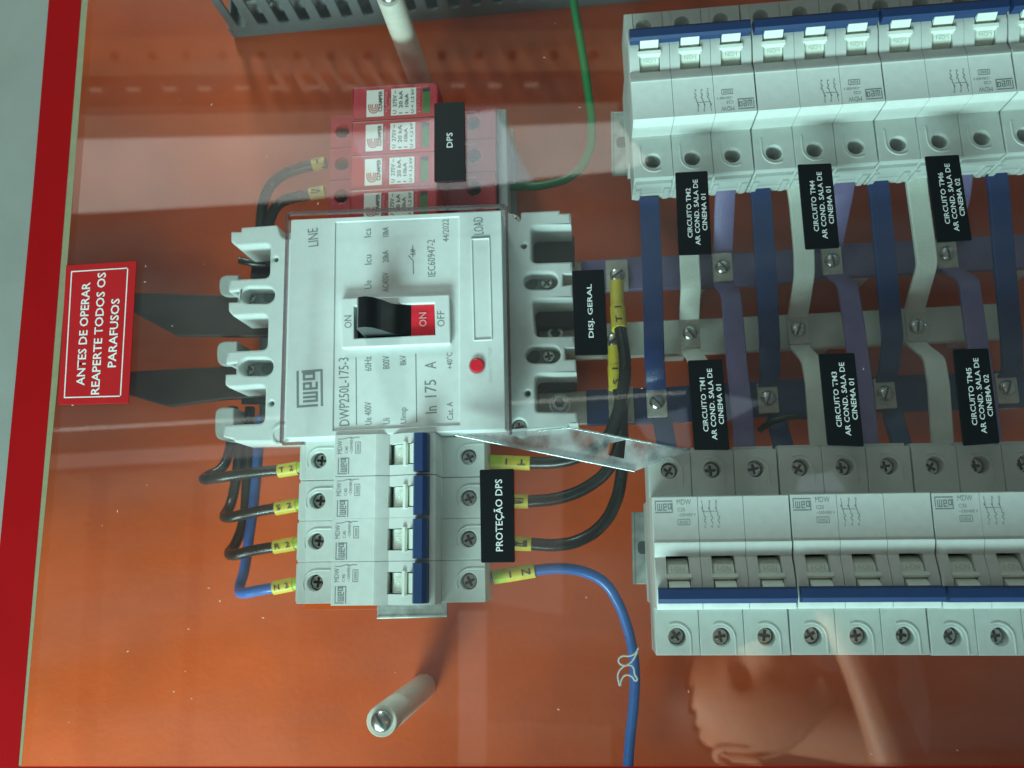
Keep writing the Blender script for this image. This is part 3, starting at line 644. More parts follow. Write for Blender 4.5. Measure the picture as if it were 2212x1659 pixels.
def strap(label, mt, pts, tab=None, wid=9.3, screw_a=.9):
    """pts: (x,y,z) photo points with their heights; the tab is a bare tinned piece screwed to the busbar"""
    P_ = smooth_path([W(x, y, z) for x, y, z in pts])
    t = thing('busbar_strap', label, 'busbar', (P_[0].x, P_[0].y, P_[0].z), 'insulated straps between busbars and breakers')
    part('sleeve', ribbon_m(P_, wid, 2.4, mt, 0), t)
    if tab:
        x, y, z = tab; w = W(x, y, z)
        part('tab', plate_m(rrect(w.x - wid / 2 - .1, w.y - 7.2, w.x + wid / 2 + .1, w.y + 7.2, .6), [], z - 1.5, z + .3, .3, TIN), t)
        pan_screw(t, w, z + .3, 3.7, screw_a)
    return t
N2 = 'blue strap '
strap('blue strap at the left end, running from the first upper pole to the lowest busbar', NAVY, [(1401, 425, 62), (1404, 445, 60), (1410, 600, 56), (1414, 780, 54), (1417, 828, 50), (1418, 842, 41)], (1419, 869, 40), screw_a=2.3)
strap('white strap below the TM2 label, bent towards the TM1 label', SLEEVE, [(1486, 395, 62), (1487, 430, 60), (1490, 560, 56), (1493, 615, 56), (1491, 650, 51), (1489, 695, 41), (1491, 755, 41), (1507, 775, 50), (1530, 850, 54), (1540, 985, 52)], (1490, 720, 42), screw_a=2.2)
strap('purple strap just right of the TM2 label', PURP, [(1568, 410, 62), (1566, 440, 58), (1562, 540, 42), (1562, 610, 42), (1580, 632, 50), (1594, 800, 54), (1605, 900, 54), (1612, 985, 52)], (1561, 577, 43), screw_a=2.2)
strap('blue strap halfway between the TM2 and TM4 labels', NAVY, [(1642, 405, 62), (1646, 430, 60), (1657, 600, 56), (1664, 740, 54), (1664, 815, 44), (1660, 835, 41)], (1659, 860, 40), screw_a=1.2)
strap('white strap at the left edge of the TM4 label', SLEEVE, [(1723, 400, 62), (1728, 430, 60), (1738, 540, 57), (1739, 592, 56), (1730, 650, 50), (1723, 690, 41), (1725, 745, 41), (1755, 778, 50), (1764, 830, 54), (1775, 985, 52)], (1724, 712, 42), screw_a=1.2)
strap('purple strap just right of the TM4 label, passing left of TM3\'s edge', PURP, [(1826, 395, 62), (1820, 430, 58), (1800, 530, 42), (1800, 590, 42), (1832, 612, 50), (1846, 700, 54), (1866, 850, 54), (1880, 985, 52)], (1797, 563, 43), screw_a=1.7)
strap('blue strap halfway between the TM4 and TM6 labels', NAVY, [(1895, 380, 62), (1901, 410, 60), (1915, 560, 56), (1930, 730, 54), (1922, 800, 44), (1914, 825, 41)], (1912, 850, 40), screw_a=1.2)
strap('white strap at the left edge of the TM6 label', SLEEVE, [(1980, 375, 62), (1984, 410, 60), (1999, 520, 57), (2005, 570, 56), (1990, 620, 52), (1974, 680, 41), (1978, 740, 41), (2020, 772, 50), (2030, 830, 54), (2040, 985, 52)], (1980, 705, 42), screw_a=1.4)
strap('purple strap right of the TM6 label', PURP, [(2082, 370, 62), (2075, 430, 58), (2046, 520, 42), (2047, 575, 42), (2095, 602, 50), (2108, 700, 54), (2130, 850, 54), (2148, 985, 52)], (2045, 548, 43), screw_a=1.7)
strap('blue strap at the right edge of the picture', NAVY, [(2152, 360, 62), (2159, 400, 60), (2172, 560, 56), (2188, 730, 54), (2190, 800, 44), (2178, 815, 41)], (2175, 838, 40), screw_a=1.2)
for k, (x0, y0, x1, y1, lb) in enumerate(((1430, 900, 1445, 985, 'short blue strap between lowest busbar and first lower pole'), (1678, 895, 1700, 985, 'short dark blue strap left of the TM3 label, above the lower breakers'), (1930, 885, 1958, 985, 'short dark blue strap between the TM3 and TM5 labels'))):
    t = thing('busbar_strap', lb, 'busbar', tuple(W(x0, y0, 38)), 'insulated straps between busbars and breakers')
    part('sleeve', ribbon_m(smooth_path([W(x0, y0, 36), W(x0 + 4, y0 + 25, 40), W(x1, y1, 50)]), 9, 2.4, NAVY, 0), t)

# bare tabs with screws on the left ends of the busbars
def lug_tab(label, x, y, w_, h_, z=36.5, head=STEEL):
    w = W(x, y, z); t = thing('terminal_plate', label, 'terminal', (w.x, w.y, z - 3), 'bare plates screwed on the busbars')
    part('plate', plate_m(rrect(w.x - w_ / 2, w.y - h_ / 2, w.x + w_ / 2, w.y + h_ / 2, .5), [], z - 3, z, .3, TIN), t)
    pan_screw(t, w, z, 3.8, .6)
lug_tab('bare plate on the purple busbar right of the DISJ. GERAL label', 1333, 594, 11, 16)
lug_tab('bare plate on the white busbar, crossed by the black cable', 1327, 735, 12, 17)
lug_tab('bare plate on the dark blue busbar, crossed by the black cables', 1342, 874, 12, 17.5)

# ------------------------------------------------------------------ cables
def cable(label, mt, pts, r, cat='cable', group=None, marks=(), nm='cable'):
    P_ = [W(x, y, z) for x, y, z in pts]
    t = thing(nm, label, cat, tuple(P_[0]), group)
    part('sheath', tube_m(P_, r, mt), t)
    for (a, b, rr, m, txt, flip) in marks:
        A, B = W(*a), W(*b); d = (B - A).normalized()
        up = Vector((0, 0, 1)); side = up.cross(d).normalized()
        N = 18; vs = []
        for q, e in ((A, 0), (B, 0)):
            for i in range(N):
                th = 2 * math.pi * i / N; vs.append(q + side * rr * math.cos(th) + d.cross(side) * rr * math.sin(th))
        fs = [(i, (i + 1) % N, N + (i + 1) % N, N + i) for i in range(N)] + [tuple(reversed(range(N))), tuple(range(N, 2 * N))]
        part('marker' if m is YEL else 'ferrule', raw(vs, fs, m, 50), t)
        if txt:
            ln = (B - A).length; a0, b0 = (A, d) if not flip else (B, -d)
            sd = up.cross(b0).normalized(); nn = b0.cross(sd) * (1 if b0.cross(sd).z > 0 else -1)
            hh = rr * .86
            def fn(u, v, a0=a0, b0=b0, sd=sd, nn=nn, ln=ln, hh=hh, rr=rr):
                y = (v - .5) * hh; return a0 + b0 * (ln * (.14 + .72 * u)) + sd * y + nn * (math.sqrt(max(.01, rr * rr - y * y)) + .42)
            part('lettering', text_m(txt, fn, BPRINT, .01, 1.25), t)
    return t
cable('green cable curving down from the top edge into the red surge protectors', GREENW, [(1236, -25, 40), (1242, 20, 40), (1256, 100, 40), (1270, 195, 38), (1278, 275, 35), (1269, 337, 32), (1239, 377, 30), (1181, 399, 28), (1125, 403, 26), (1085, 402, 26)], 2.2)
cable('black cable curving into the second surge protector', BLACKW, [(560, 560, 22), (563, 500, 26), (566, 455, 30), (573, 424, 32), (585, 401, 34), (607, 381, 35), (640, 366, 36), (680, 356, 37), (705, 352, 37)], 2.9, group='black cables left of the surge protectors', marks=[((676, 357, 37), (702, 351, 37), 3.1, YEL, 'T', False)])
cable('black cable curving into the third surge protector', BLACKW, [(566, 570, 22), (572, 520, 26), (585, 470, 30), (598, 445, 32), (622, 430, 34), (650, 424, 36), (700, 415, 37)], 2.9, group='black cables left of the surge protectors', marks=[((670, 420, 37), (702, 414, 37), 3.2, YEL, 'S', False)])
cable('black cable end poking out of the top supply pocket of the main breaker', BLACKW, [(518, 562, 30), (540, 567, 30), (575, 570, 28)], 2.0)
G2 = 'looped cables into the left side of the small breakers'
def mk(a, b, z, txt): 
    m = (b[0] - 14, a[1] + (b[1] - a[1]) * ((b[0] - 14 - a[0]) / (b[0] - a[0])))
    return [((a[0], a[1], z), (m[0], m[1], z), 3.25, YEL, txt, False), ((m[0], m[1], z), (b[0] + 3, b[1], z), 2.9, LIME, None, False)]
cable('black looped cable with yellow marker T 2', BLACKW, [(660, 1013, 46), (600, 1016, 46), (519, 1025, 44), (458, 1034, 42), (441, 1035, 38), (449, 1028, 32), (477, 1013, 28), (494, 979, 24), (500, 940, 22), (504, 880, 20)], 2.6, group=G2, marks=mk((602, 1018), (658, 1009), 46, 'T 2'))
cable('black looped cable with yellow marker S 2', BLACKW, [(657, 1090, 46), (594, 1098, 46), (531, 1110, 44), (490, 1118, 41), (486, 1112, 36), (497, 1092, 30), (509, 1040, 26), (517, 966, 24), (522, 900, 20)], 2.6, group=G2, marks=mk((596, 1099), (655, 1088), 46, 'S 2'))
cable('black looped cable with yellow marker R 2', BLACKW, [(653, 1174, 46), (590, 1182, 46), (543, 1190, 44), (502, 1199, 41), (496, 1193, 36), (509, 1174, 30), (526, 1125, 26), (533, 1040, 24), (537, 950, 22), (540, 880, 20)], 2.6, group=G2, marks=mk((592, 1182), (651, 1172), 46, 'R 2'))
cable('blue looped cable with yellow marker N 2', BLUEW, [(650, 1260, 46), (590, 1270, 46), (555, 1276, 44), (525, 1281, 41), (517, 1274, 36), (527, 1235, 32), (538, 1162, 30), (548, 1089, 28), (555, 1016, 26), (560, 950, 24), (562, 900, 22)], 2.6, group=G2, marks=mk((591, 1270), (648, 1259), 46, 'N 2'))
G3 = 'cables from the right side of the small breakers'
def mk2(x0, x1, y0, y1, z, txt): return [((x0, y0, z), (x0 + 27, y0 + (y1 - y0) * .3, z), 3.25, LIME, None, False), ((x0 + 27, y0 + (y1 - y0) * .3, z), (x1, y1, z), 3.35, YEL, txt, True)]
cable('black cable with yellow markers reading T1, rising from the uppermost small breaker to the busbars', BLACKW, [(1058, 998, 44), (1146, 1000, 44), (1206, 998, 46), (1256, 984, 48), (1306, 952, 50), (1330, 905, 52), (1344, 850, 54), (1350, 800, 54), (1345, 740, 52), (1337, 700, 50)], 2.9, group=G3,
      marks=mk2(1058, 1145, 997, 1001, 44, 'T 1') + [((1332, 610, 43), (1334, 664, 46), 3.3, YEL, None, False), ((1334, 664, 46), (1338, 712, 50.5), 3.7, YEL, 'T 1', True)])
cable('black cable with yellow marker reading S, bending up to the busbars', BLACKW, [(1060, 1083, 44), (1141, 1083, 44), (1218, 1073, 44), (1281, 1044, 46), (1316, 1010, 48), (1336, 965, 48), (1343, 900, 46), (1338, 850, 44), (1331, 825, 43)], 2.9, group=G3,
      marks=mk2(1060, 1141, 1083, 1083, 44, 'S') + [((1326, 750, 42), (1328, 792, 43), 3.2, YEL, None, False), ((1328, 792, 43), (1331, 842, 44), 3.5, YEL, 'S 1', True)])
cable('black cable with yellow marker reading R, in the widest bend up to the busbars', BLACKW, [(1062, 1172, 44), (1147, 1175, 44), (1206, 1177, 44), (1256, 1165, 44), (1303, 1131, 45), (1331, 1080, 46), (1342, 1028, 46), (1345, 970, 44), (1343, 910, 42), (1341, 880, 40)], 2.9, group=G3, marks=mk2(1062, 1148, 1172, 1175, 44, 'R'))
cable('blue cable with yellow marker N 1, leaving through the bottom edge', BLUEW, [(1062, 1247, 43.2), (1090, 1243, 43.1), (1120, 1238, 43), (1156, 1232, 42.8), (1218, 1228, 42), (1269, 1238, 40), (1307, 1260, 38), (1333, 1298, 36), (1352, 1345, 34), (1364, 1390, 32), (1371, 1450, 30), (1369, 1519, 28), (1361, 1594, 26), (1354, 1700, 24)], 2.5, group=G3, marks=mk2(1066, 1155, 1247, 1232, 43, 'N 1'))
cable('thin black cable arching between busbars left of the TM3 label', BLACKW, [(1640, 930, 40), (1665, 912, 44), (1700, 902, 46), (1740, 900, 44), (1770, 905, 40)], 1.5)
# mirrored white logo by the blue cable, its reflection built as thin loops
t = thing('mirrored_logo', 'mirrored white logo of two crescents, built as a thin line over the blue cable', 'reflection', tuple(W(1350, 1440, 42)))
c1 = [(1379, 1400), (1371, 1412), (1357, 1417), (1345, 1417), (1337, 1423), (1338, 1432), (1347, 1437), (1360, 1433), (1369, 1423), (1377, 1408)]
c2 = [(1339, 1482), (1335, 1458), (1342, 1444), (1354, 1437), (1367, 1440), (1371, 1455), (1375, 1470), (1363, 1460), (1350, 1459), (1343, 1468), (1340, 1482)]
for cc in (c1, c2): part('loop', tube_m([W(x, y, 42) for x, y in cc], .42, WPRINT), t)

# flat black supply straps on the left
def flat_supply(label, pts, z):
    w = W(*pts[0], z); t = thing('supply_strap', label, 'busbar', (w.x, w.y, z - 5), 'flat black supply straps')
    part('sleeve', plate_m(soften(P2(pts, z), 1.2), [], z - 4, z, .8, SMOKE), t)
    q = P2([(520, pts[1][1] + 8), (600, pts[1][1] + 8), (600, pts[1][1] + 70), (520, pts[1][1] + 70)], z)
    part('sleeve_end', plate_m(q, [], z - 3, z - .5, .4, BLACKP), t)
    w = W(590, pts[1][1] + 40, z - 6); part('support', box_m(w.x - 4, w.y - 5, 14, w.x + 4, w.y + 5, z - 4.1, GREYP), t)
flat_supply("flat black supply strap entering the main breaker's middle pocket, right of the red label", [(240, 630), (292, 632), (475, 636), (590, 640), (590, 727), (380, 725), (291, 677), (240, 652)], 34)
flat_supply('flat black supply strap entering the lowest pocket of the main breaker', [(230, 806), (282, 802), (470, 791), (590, 790), (590, 858), (485, 862), (362, 878), (280, 854), (230, 835)], 34)
t = thing('terminal_block', 'dark terminal inside the top supply pocket of the main breaker', 'terminal', tuple(W(560, 550, 20)))
part('block', plate_m(P2([(545, 545), (600, 540), (600, 600), (540, 600)], 24), [], 15, 24, .5, BLACKP), t)
t = thing('terminal_block', 'dark terminal inside the top load pocket of the main breaker', 'terminal', tuple(W(1190, 540, 20)))
part('block', plate_m(P2([(1150, 512), (1240, 508), (1240, 566), (1150, 570)], 40), [], 15, 40, .8, SMOKE), t)
t = thing('terminal_block', 'dark terminal inside the middle load pocket of the main breaker', 'terminal', tuple(W(1190, 690, 20)))
part('block', plate_m(P2([(1152, 668), (1240, 665), (1240, 705), (1152, 708)], 40), [], 15, 40, .8, SMOKE), t)
t = thing('terminal_block', 'dark terminal inside the lowest load pocket of the main breaker', 'terminal', tuple(W(1190, 840, 20)))
part('block', plate_m(P2([(1160, 822), (1245, 819), (1245, 838), (1160, 842)], 40), [], 15, 40, .8, SMOKE), t)

# ------------------------------------------------------------------ nylon standoffs
def standoff(label, foot, h, screw=True):
    w = W(*foot, 0); t = thing('standoff', label, 'standoff', (w.x, w.y, 0), 'white nylon standoffs')
    part('pillar', cyl_m(w.x, w.y, 6.3, 0, h, NYLON, .5, 40), t)
    part('screw_seat', cyl_m(w.x, w.y, 4.4, h, h + .25, GREYP, .1, 32), t)
    if screw: pan_screw(t, w, h + .25, 4.3, -1.05)
standoff('white nylon standoff with slotted screw standing alone at the bottom', (915, 1483), 88.5)
standoff('white nylon standoff at the top, foot hidden behind the red surge protector', (917, 200), 88.5)

# ------------------------------------------------------------------ slotted wiring duct
dk = thing('wiring_duct', 'grey slotted wiring duct across the top left corner', 'duct', tuple(W(511, 80, 0)))
A, B = W(511, 82, 0), W(1420, 1, 0); d = (B - A); Ld = d.length; dn = d.normalized(); up2 = Vector((-dn.y, dn.x, 0))
pitch = 12.6; nn = int(Ld / pitch) + 2
holes = [rrect(5 + i * pitch, 9, 5 + i * pitch + 6.6, 58, 3.0, 4) for i in range(nn)]
LL = 5 + nn * pitch + 8
def wall(off, nm, mt=DUCT):
    me = plate_m([(0, 0), (LL, 0), (LL, 64), (0, 64)], holes, 0, 1.8, .3, mt)
    M = Matrix((( dn.x, 0, up2.x, A.x + up2.x * off), (dn.y, 0, up2.y, A.y + up2.y * off), (0, 1, 0, .3), (0, 0, 0, 1)))
    me.transform(M); part(nm, me, dk)
wall(0, 'slotted_wall'); wall(40, 'slotted_wall')
def dq2(u0, u1, v0, v1): return [tuple((A + dn * u + up2 * v)[:2]) for u, v in ((u0, v0), (u1, v0), (u1, v1), (u0, v1))]
part('duct_floor', plate_m(dq2(0, LL, 1.9, 40), [], .2, 1.6, 0, DUCT), dk)
part('end_lip', plate_m(dq2(-1.6, -.1, 0, 41.8), [], .2, 9, .3, DUCT), dk)
for k, (v, m, zz, rr) in enumerate(((12, GREYP, 10, 4), (22, BLACKW, 12, 4.5), (31, SMOKE, 9, 3.5), (17, GREENP, 22, 3))):
    p, q = A + dn * 6 + up2 * v, A + dn * (LL - 4) + up2 * (v + 2)
    t = thing('cable', ['grey cable at the bottom of the slotted duct', 'thick black cable inside the slotted duct', 'dark brown cable inside the slotted duct', 'dark green cable inside the slotted duct'][k], 'cable', (p.x, p.y, zz), 'cables lying in the wiring duct')
    part('sheath', tube_m([(p.x, p.y, zz), ((p.x + q.x) / 2 , (p.y + q.y) / 2 + 2, zz + 3), (q.x, q.y, zz)], rr, m), t)
p = A + dn * 27 + up2 * 10
t = thing('duct_screw', 'small pale screw on the floor of the slotted duct', 'screw', (p.x, p.y, 2)); pan_screw(t, p, 14.2, 2.6, .4)
part('post', cyl_m(p.x, p.y, 2, 1.7, 14.2, STEEL), t)

# ------------------------------------------------------------------ reflected glare with a square slot, built as a clear tongue
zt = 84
t = thing('glare_tab', 'reflected glare with a square slot, built as a clear tab below the DISJ. GERAL label', 'plastic tab', tuple(W(1240, 960, zt)))
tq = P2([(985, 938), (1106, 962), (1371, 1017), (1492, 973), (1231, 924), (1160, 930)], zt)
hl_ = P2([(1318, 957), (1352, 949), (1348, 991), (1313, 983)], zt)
part('film', plate_m(tq, [hl_], zt - 1.2, zt, 0, GLARE), t)
def ledge(pts, r): part('glint_edge', tube_m([W(x, y, zt + .3) for x, y in pts], r, clear('glint_clear', .42, .5, (.8, .9, .92), .25), bez=False), t)
ledge([(985, 939), (1106, 963), (1371, 1017)], .8); ledge([(1160, 931), (1231, 924), (1488, 973)], .5)  # bright glints of the reflection built as thin tubes

# ------------------------------------------------------------------ what the cover mirrors: a bright window strip, perforated cabinet rails, glowing slabs added for pale veils
def mirror(px, py, H):
    """place over the cover that is seen mirrored at this photo point, H above the cover"""
    w = W(px, py, ZC1); k = 1 + H / (D0 - ZC1); return Vector((w.x * k, w.y * k, ZC1 + H))
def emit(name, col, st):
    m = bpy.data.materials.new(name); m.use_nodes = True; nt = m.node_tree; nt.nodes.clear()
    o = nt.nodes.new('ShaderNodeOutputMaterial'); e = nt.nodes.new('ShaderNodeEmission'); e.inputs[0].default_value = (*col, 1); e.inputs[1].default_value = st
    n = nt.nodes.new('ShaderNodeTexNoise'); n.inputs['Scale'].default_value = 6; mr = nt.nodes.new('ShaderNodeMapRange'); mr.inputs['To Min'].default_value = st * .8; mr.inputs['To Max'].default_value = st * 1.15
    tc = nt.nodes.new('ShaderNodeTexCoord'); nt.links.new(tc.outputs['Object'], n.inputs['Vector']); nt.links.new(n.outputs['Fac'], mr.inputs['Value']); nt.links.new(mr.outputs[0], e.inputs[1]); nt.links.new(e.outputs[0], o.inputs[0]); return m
def slab(parent, name, pts, H, mt, th=6):
    v = [mirror(x, y, H) for x, y in pts]; n = len(v)
    vs = v + [p + Vector((0, 0, th)) for p in v]
    fs = [tuple(range(n)), tuple(reversed(range(n, 2 * n)))] + [(i, (i + 1) % n, n + (i + 1) % n, n + i) for i in range(n)]
    return part(name, raw(vs, fs, mt), parent)
win = thing('glow_pane', 'pale lit window strip mirrored as a bright band in the clear cover', 'window', tuple(mirror(700, 330, 1200)))
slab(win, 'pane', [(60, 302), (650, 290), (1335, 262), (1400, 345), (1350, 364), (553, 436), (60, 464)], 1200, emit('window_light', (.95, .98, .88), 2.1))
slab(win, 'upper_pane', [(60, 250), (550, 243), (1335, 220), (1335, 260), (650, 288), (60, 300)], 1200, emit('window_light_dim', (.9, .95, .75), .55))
slab(win, 'top_pane', [(-60, 84), (1400, 60), (1400, 150), (-60, 165)], 1200, emit('glow_faint', (1.0, .80, .55), .30))  # faint glow added behind the rail's dark dots
slab(win, 'slot_pane', [(-60, 175), (1400, 168), (1400, 205), (-60, 212)], 1206, emit('glow_slot', (1.0, .85, .65), .75))  # glow added behind the webs, showing as pale dashes
DARKM = mat('dark_cabinet_steel', (.03, .03, .03), .6)
pd = thing('perforated_rail', 'dark perforated cabinet rail mirrored above the surge protectors', 'rail', tuple(mirror(600, 190, 1190)))
cells = [(205, 194), (286, 192), (365, 192), (441, 191), (521, 190), (595, 189), (675, 188), (755, 187), (833, 186), (911, 185), (988, 184), (1068, 183), (1148, 182)]
edges = [-60] + [c[0] for c in cells] + [1400]
def ycell(x): return 194 - (x - 205) * .0125
for k, (x, y) in enumerate(cells):           # webs between the slots
    x0 = cells[k - 1][0] + 15 if k else -60
    slab(pd, 'web', [(x0, ycell(x0) - 6), (x - 15, y - 6), (x - 15, y + 5), (x0, ycell(x0) + 5)], 1190, DARKM, 3)
slab(pd, 'web', [(1163, 176), (1400, 173), (1400, 184), (1163, 187)], 1190, DARKM, 3)
slab(pd, 'rail_edge', [(-60, 166), (1400, 150), (1400, 173), (-60, 190)], 1190, DARKM, 3)
slab(pd, 'rail_edge', [(-60, 200), (1400, 184), (1400, 215), (-60, 232)], 1190, DARKM, 3)
for k, x in enumerate((245, 327, 400, 479, 563, 640, 713, 793, 873, 954, 1033, 1106, 1197, 1282)):
    cpt = mirror(x, 118 - k * .1, 1190); part('hole_dot', cyl_m(cpt.x, cpt.y, 9.5, cpt.z, cpt.z + 6, DARKM, 0, 14), pd)  # dark discs stand in for the rail's round holes
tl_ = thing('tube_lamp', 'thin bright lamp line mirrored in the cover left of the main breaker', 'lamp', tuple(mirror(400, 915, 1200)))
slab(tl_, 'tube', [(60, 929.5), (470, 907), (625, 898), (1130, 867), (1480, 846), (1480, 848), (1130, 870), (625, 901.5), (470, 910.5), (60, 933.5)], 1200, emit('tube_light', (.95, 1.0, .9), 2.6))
slab(tl_, 'glow_band', [(60, 985), (480, 960), (800, 946), (800, 968), (480, 990), (60, 1016)], 1200, emit('band_glow', (1.0, .9, .85), .75))  # glowing strip added for the pinkish band below the bright line
slab(win, 'bright_pane', [(762, 300), (905, 262), (1070, 236), (1100, 300), (1150, 388), (1000, 404), (880, 408), (790, 360)], 1196, emit('glow_bright', (.80, .98, 1.0), 2.9), 2)  # glow shaped as the pale veil over the surge protectors
gr = thing('glow_streaks', 'row of slanted glowing streaks added for mirrored duct lines above the surge protectors', 'light streaks', tuple(mirror(690, 155, 1184)))  # glowing streaks added to stand for the duct's reflection
gm = emit('streak_glow', (1.0, .85, .65), .42)
for k in range(7):
    x0 = 566 + k * 43; slab(gr, 'streak', [(x0, 128), (x0 + 15, 128), (x0 + 62, 196), (x0 + 44, 196)], 1184, gm, 2)
w4 = thing('glow_pane', 'small bluish glow added over the cover, mirrored beside the TM1 label', 'window', tuple(mirror(1430, 930, 1200)))  # glowing slabs added as bluish veils, no window known
gm2 = emit('glow_blue', (.70, .90, 1.0), .8)
slab(w4, 'pane', [(1372, 908), (1482, 880), (1494, 968), (1400, 948)], 1200, gm2); slab(w4, 'pane', [(1562, 850), (1650, 868), (1560, 915)], 1200, gm2)
slab(w4, 'pane', [(1730, 1030), (1800, 1018), (1830, 1060), (1720, 1062)], 1200, gm2)
w2 = thing('glow_pane', 'large dim glow added over the cover as a faint veil on the lower left of the plate', 'window', tuple(mirror(300, 1300, 1200)))  # dim slabs added to veil the plate, gaps left as darker streaks
dimv = emit('glow_veil', (1.0, .78, .55), .30)
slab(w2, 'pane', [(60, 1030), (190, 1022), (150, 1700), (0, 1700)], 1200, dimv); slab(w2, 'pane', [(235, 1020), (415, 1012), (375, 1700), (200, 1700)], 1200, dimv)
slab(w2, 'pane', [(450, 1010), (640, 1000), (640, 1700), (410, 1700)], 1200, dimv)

w3 = thing('glow_pane', 'narrow dim glow added over the cover, mirrored beside the lone standoff', 'window', tuple(mirror(1020, 1400, 1200)))  # dim slabs added for the pale bands around the standoff and small breakers
dim2 = emit('glow_side', (.95, .95, .9), .55)
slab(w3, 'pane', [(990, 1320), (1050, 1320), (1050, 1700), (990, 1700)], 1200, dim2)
slab(w3, 'pane', [(1050, 1560), (1320, 1570), (1320, 1700), (1050, 1700)], 1200, emit('glow_low', (.9, .9, .8), .3))
slab(w3, 'pane', [(1050, 1000), (1215, 1000), (1215, 1330), (1050, 1300)], 1200, emit('glow_mid', (.95, .9, .85), .42))

# the photographer: head in three-quarter profile and raised forearm, seen only mirrored in the cover
def skinned(chains, mt, name, parent):
    vs, es, rs = [], [], []
    for ch in chains:
        prev = None
        for (p, rad) in ch:
            hit = next((i for i, v in enumerate(vs) if (v - p).length < .01), None)
            if hit is None: vs.append(p); rs.append(rad); hit = len(vs) - 1
            if prev is not None: es.append((prev, hit))
            prev = hit
    og = org(parent)
    me = bpy.data.meshes.new('h'); me.from_pydata([tuple((v - og) * S) for v in vs], es, [])
    o = link(name, me, parent); md = o.modifiers.new('skin', 'SKIN')
    for i, q in enumerate(rs): me.skin_vertices[0].data[i].radius = (q * S, q * S); me.skin_vertices[0].data[i].use_root = (i == 0)
    sb = o.modifiers.new('sub', 'SUBSURF'); sb.levels = sb.render_levels = 2
    me.materials.append(mt); md.use_smooth_shade = True
    return o
HH = 340
def mm(x, y, dz=0): return mirror(x, y, HH + dz)
hc = mirror(1600, 1500, 760)
hd = thing('person', 'person in profile, head and raised forearm mirrored below the lower breakers', 'person', tuple(hc))
Uh = Vector((-1, .10, .05)).normalized(); Fh = Vector((.05, .62, -.78)); Fh = (Fh - Uh * Fh.dot(Uh)).normalized(); Lh = Uh.cross(Fh)
def gs(v, c, w): return math.exp(-((v - c) / w) ** 2)
def head_pt(l, f, u, grow=0.0):
    x, y, z = 72 * l, 92 * f, 112 * u
    if u < 0: x *= 1 - .30 * (-u) ** 1.6; y *= 1 - .12 * (-u)
    if f > 0:
        al = abs(l)
        y += 24 * gs(al, 0, .13) * gs(u, -.13, .15) + 10 * gs(al, 0, .10) * gs(u, .03, .12)
        y += 6 * gs(al, .25, .3) * gs(u, .20, .08) - 17 * gs(al, .34, .15) * gs(u, .06, .10)
        y += 8 * gs(al, 0, .22) * gs(u, -.43, .05) + 7 * gs(al, 0, .2) * gs(u, -.53, .045) - 5 * gs(al, 0, .3) * gs(u, -.64, .05) + 14 * gs(al, 0, .25) * gs(u, -.80, .12)
        y += 3 * gs(al, .34, .06) * gs(u, .06, .035)
    p = Vector((x, y, z)); p += p.normalized() * grow
    return hc + Lh * p.x + Fh * p.y + Uh * p.z
def sphere_grid(fn, keep, nu=72, nv=54):
    vs, fs, idx = [], [], {}
    for j in range(nv + 1):
        for i in range(nu):
            th = math.pi * j / nv; ph = 2 * math.pi * i / nu
            d = (math.sin(th) * math.sin(ph), math.sin(th) * math.cos(ph), math.cos(th)); idx[(i, j)] = len(vs); vs.append(fn(*d))
    for j in range(nv):
        for i in range(nu):
            th = math.pi * (j + .5) / nv; ph = 2 * math.pi * (i + .5) / nu
            if keep(math.sin(th) * math.sin(ph), math.sin(th) * math.cos(ph), math.cos(th)):
                fs.append((idx[(i, j)], idx[((i + 1) % nu, j)], idx[((i + 1) % nu, j + 1)], idx[(i, j + 1)]))
    return vs, fs
hv, hf = sphere_grid(lambda l, f, u: head_pt(l, f, u), lambda *a: True)
neck = [hc - Uh * 60 - Fh * 22, hc - Uh * 125 - Fh * 30, hc - Uh * 190 - Fh * 45]
nk = tube_m(neck, 52, SKIN, res=6)
part('head', join([raw(hv, hf, SKIN, 80), nk]), hd)
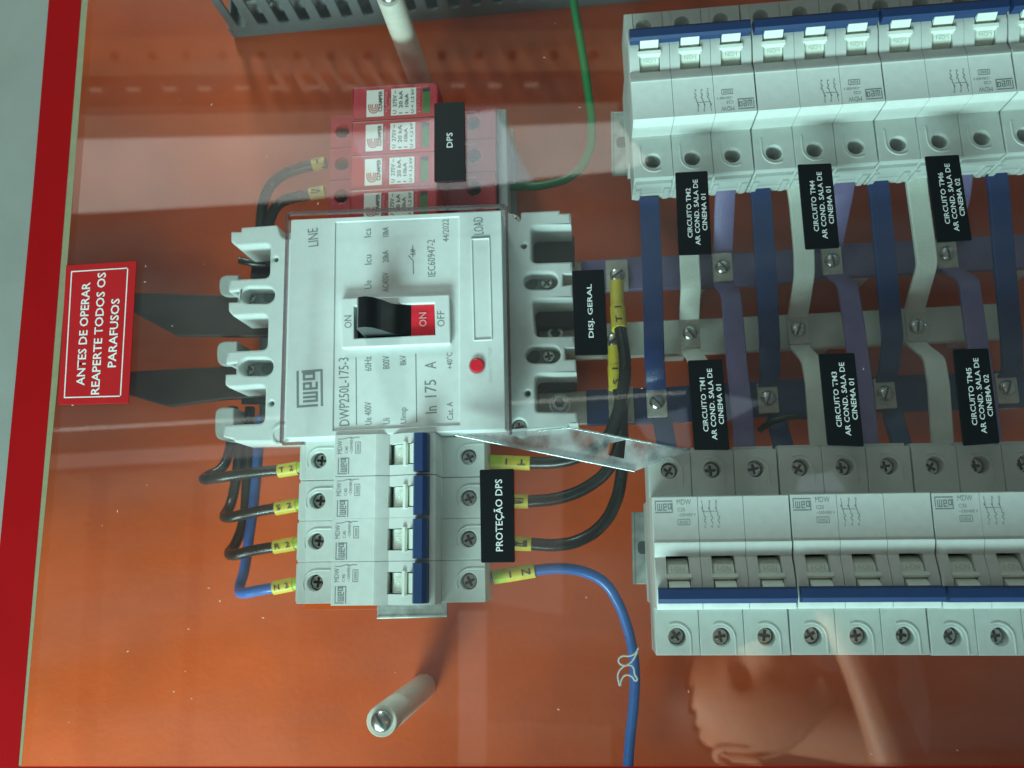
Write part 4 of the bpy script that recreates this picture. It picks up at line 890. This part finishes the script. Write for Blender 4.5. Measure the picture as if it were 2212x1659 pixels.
for sg in (-1, 1):
    rim = []
    for q in range(13):
        a = math.radians(-70 + q * 22); rim.append(hc + Lh * sg * (76 + 5 * math.cos(a)) + Fh * (-6 - 15 * math.cos(a)) + Uh * (4 + 27 * math.sin(a)))
    part('ear', join([tube_m(rim, 4.6, SKIN, res=3), tube_m([hc + Lh * sg * 72 + Fh * (-14) + Uh * 14, hc + Lh * sg * 74 + Fh * (-10) + Uh * (-16)], 7, SKIN, res=3)]), hd)
hv, hf = sphere_grid(lambda l, f, u: head_pt(l, min(f, .8), u, 7), lambda l, f, u: u > .42 + .25 * max(f, 0) or (f < -.05 and u > -.25 and not (abs(l) > .6 and f > -.3 and u < .3)))
part('hair', raw(hv, hf, mat('dark_hair', (.012, .009, .008), .6), 80), hd)
part('shirt', tube_m([hc - Uh * 165 - Fh * 40, hc - Uh * 240 - Fh * 60, hc - Uh * 420 - Fh * 70], 120, mat('dark_cloth', (.03, .03, .035), .9), res=6), hd)
skinned([[(mm(1990, 1800, 60), 30), (mm(1925, 1590, 40), 21), (mm(1862, 1440, 20), 16), (mm(1815, 1340, 0), 15), (mm(1790, 1290, 0), 19)]], SKIN, 'forearm', hd)
skinned([[(Vector((-190, -430, 150)), 75), (Vector((60, -425, 155)), 84), (Vector((280, -420, 155)), 84), (Vector((430, -430, 190)), 80)]], MATS['dark_cloth'], 'sleeve', hd)  # unseen arm added to shade the lower right of the plate
# dust on the cover
vs, fs = [], []
for i in range(70):
    x, y = random.uniform(100, 2200), random.uniform(20, 1640)
    w = W(x, y, ZC1 + .08)
    if (1352 < x and (55 < y < 305 or 1068 < y < 1322)) or (607 < x < 1100 and 445 < y < 955) or (650 < x < 960 and 930 < y < 1320): continue
    a = random.uniform(0, 6.28); L1, L2 = random.uniform(.15, .5), random.uniform(.10, .18); k = len(vs)
    for u, v in ((-1, -1), (1, -1), (1, 1), (-1, 1)): vs.append((w.x + u * L1 * math.cos(a) - v * L2 * math.sin(a), w.y + u * L1 * math.sin(a) + v * L2 * math.cos(a), w.z))
    fs.append((k, k + 1, k + 2, k + 3))
o = part('dust', raw(vs, fs, mat('pale_dust', (.7, .66, .62), .8)), None); tag(o, 'pale dust specks scattered on the clear cover', 'dust', None, 'stuff')

exec_end = True
for o in bpy.data.objects:
    if '_o' in o: del o['_o']
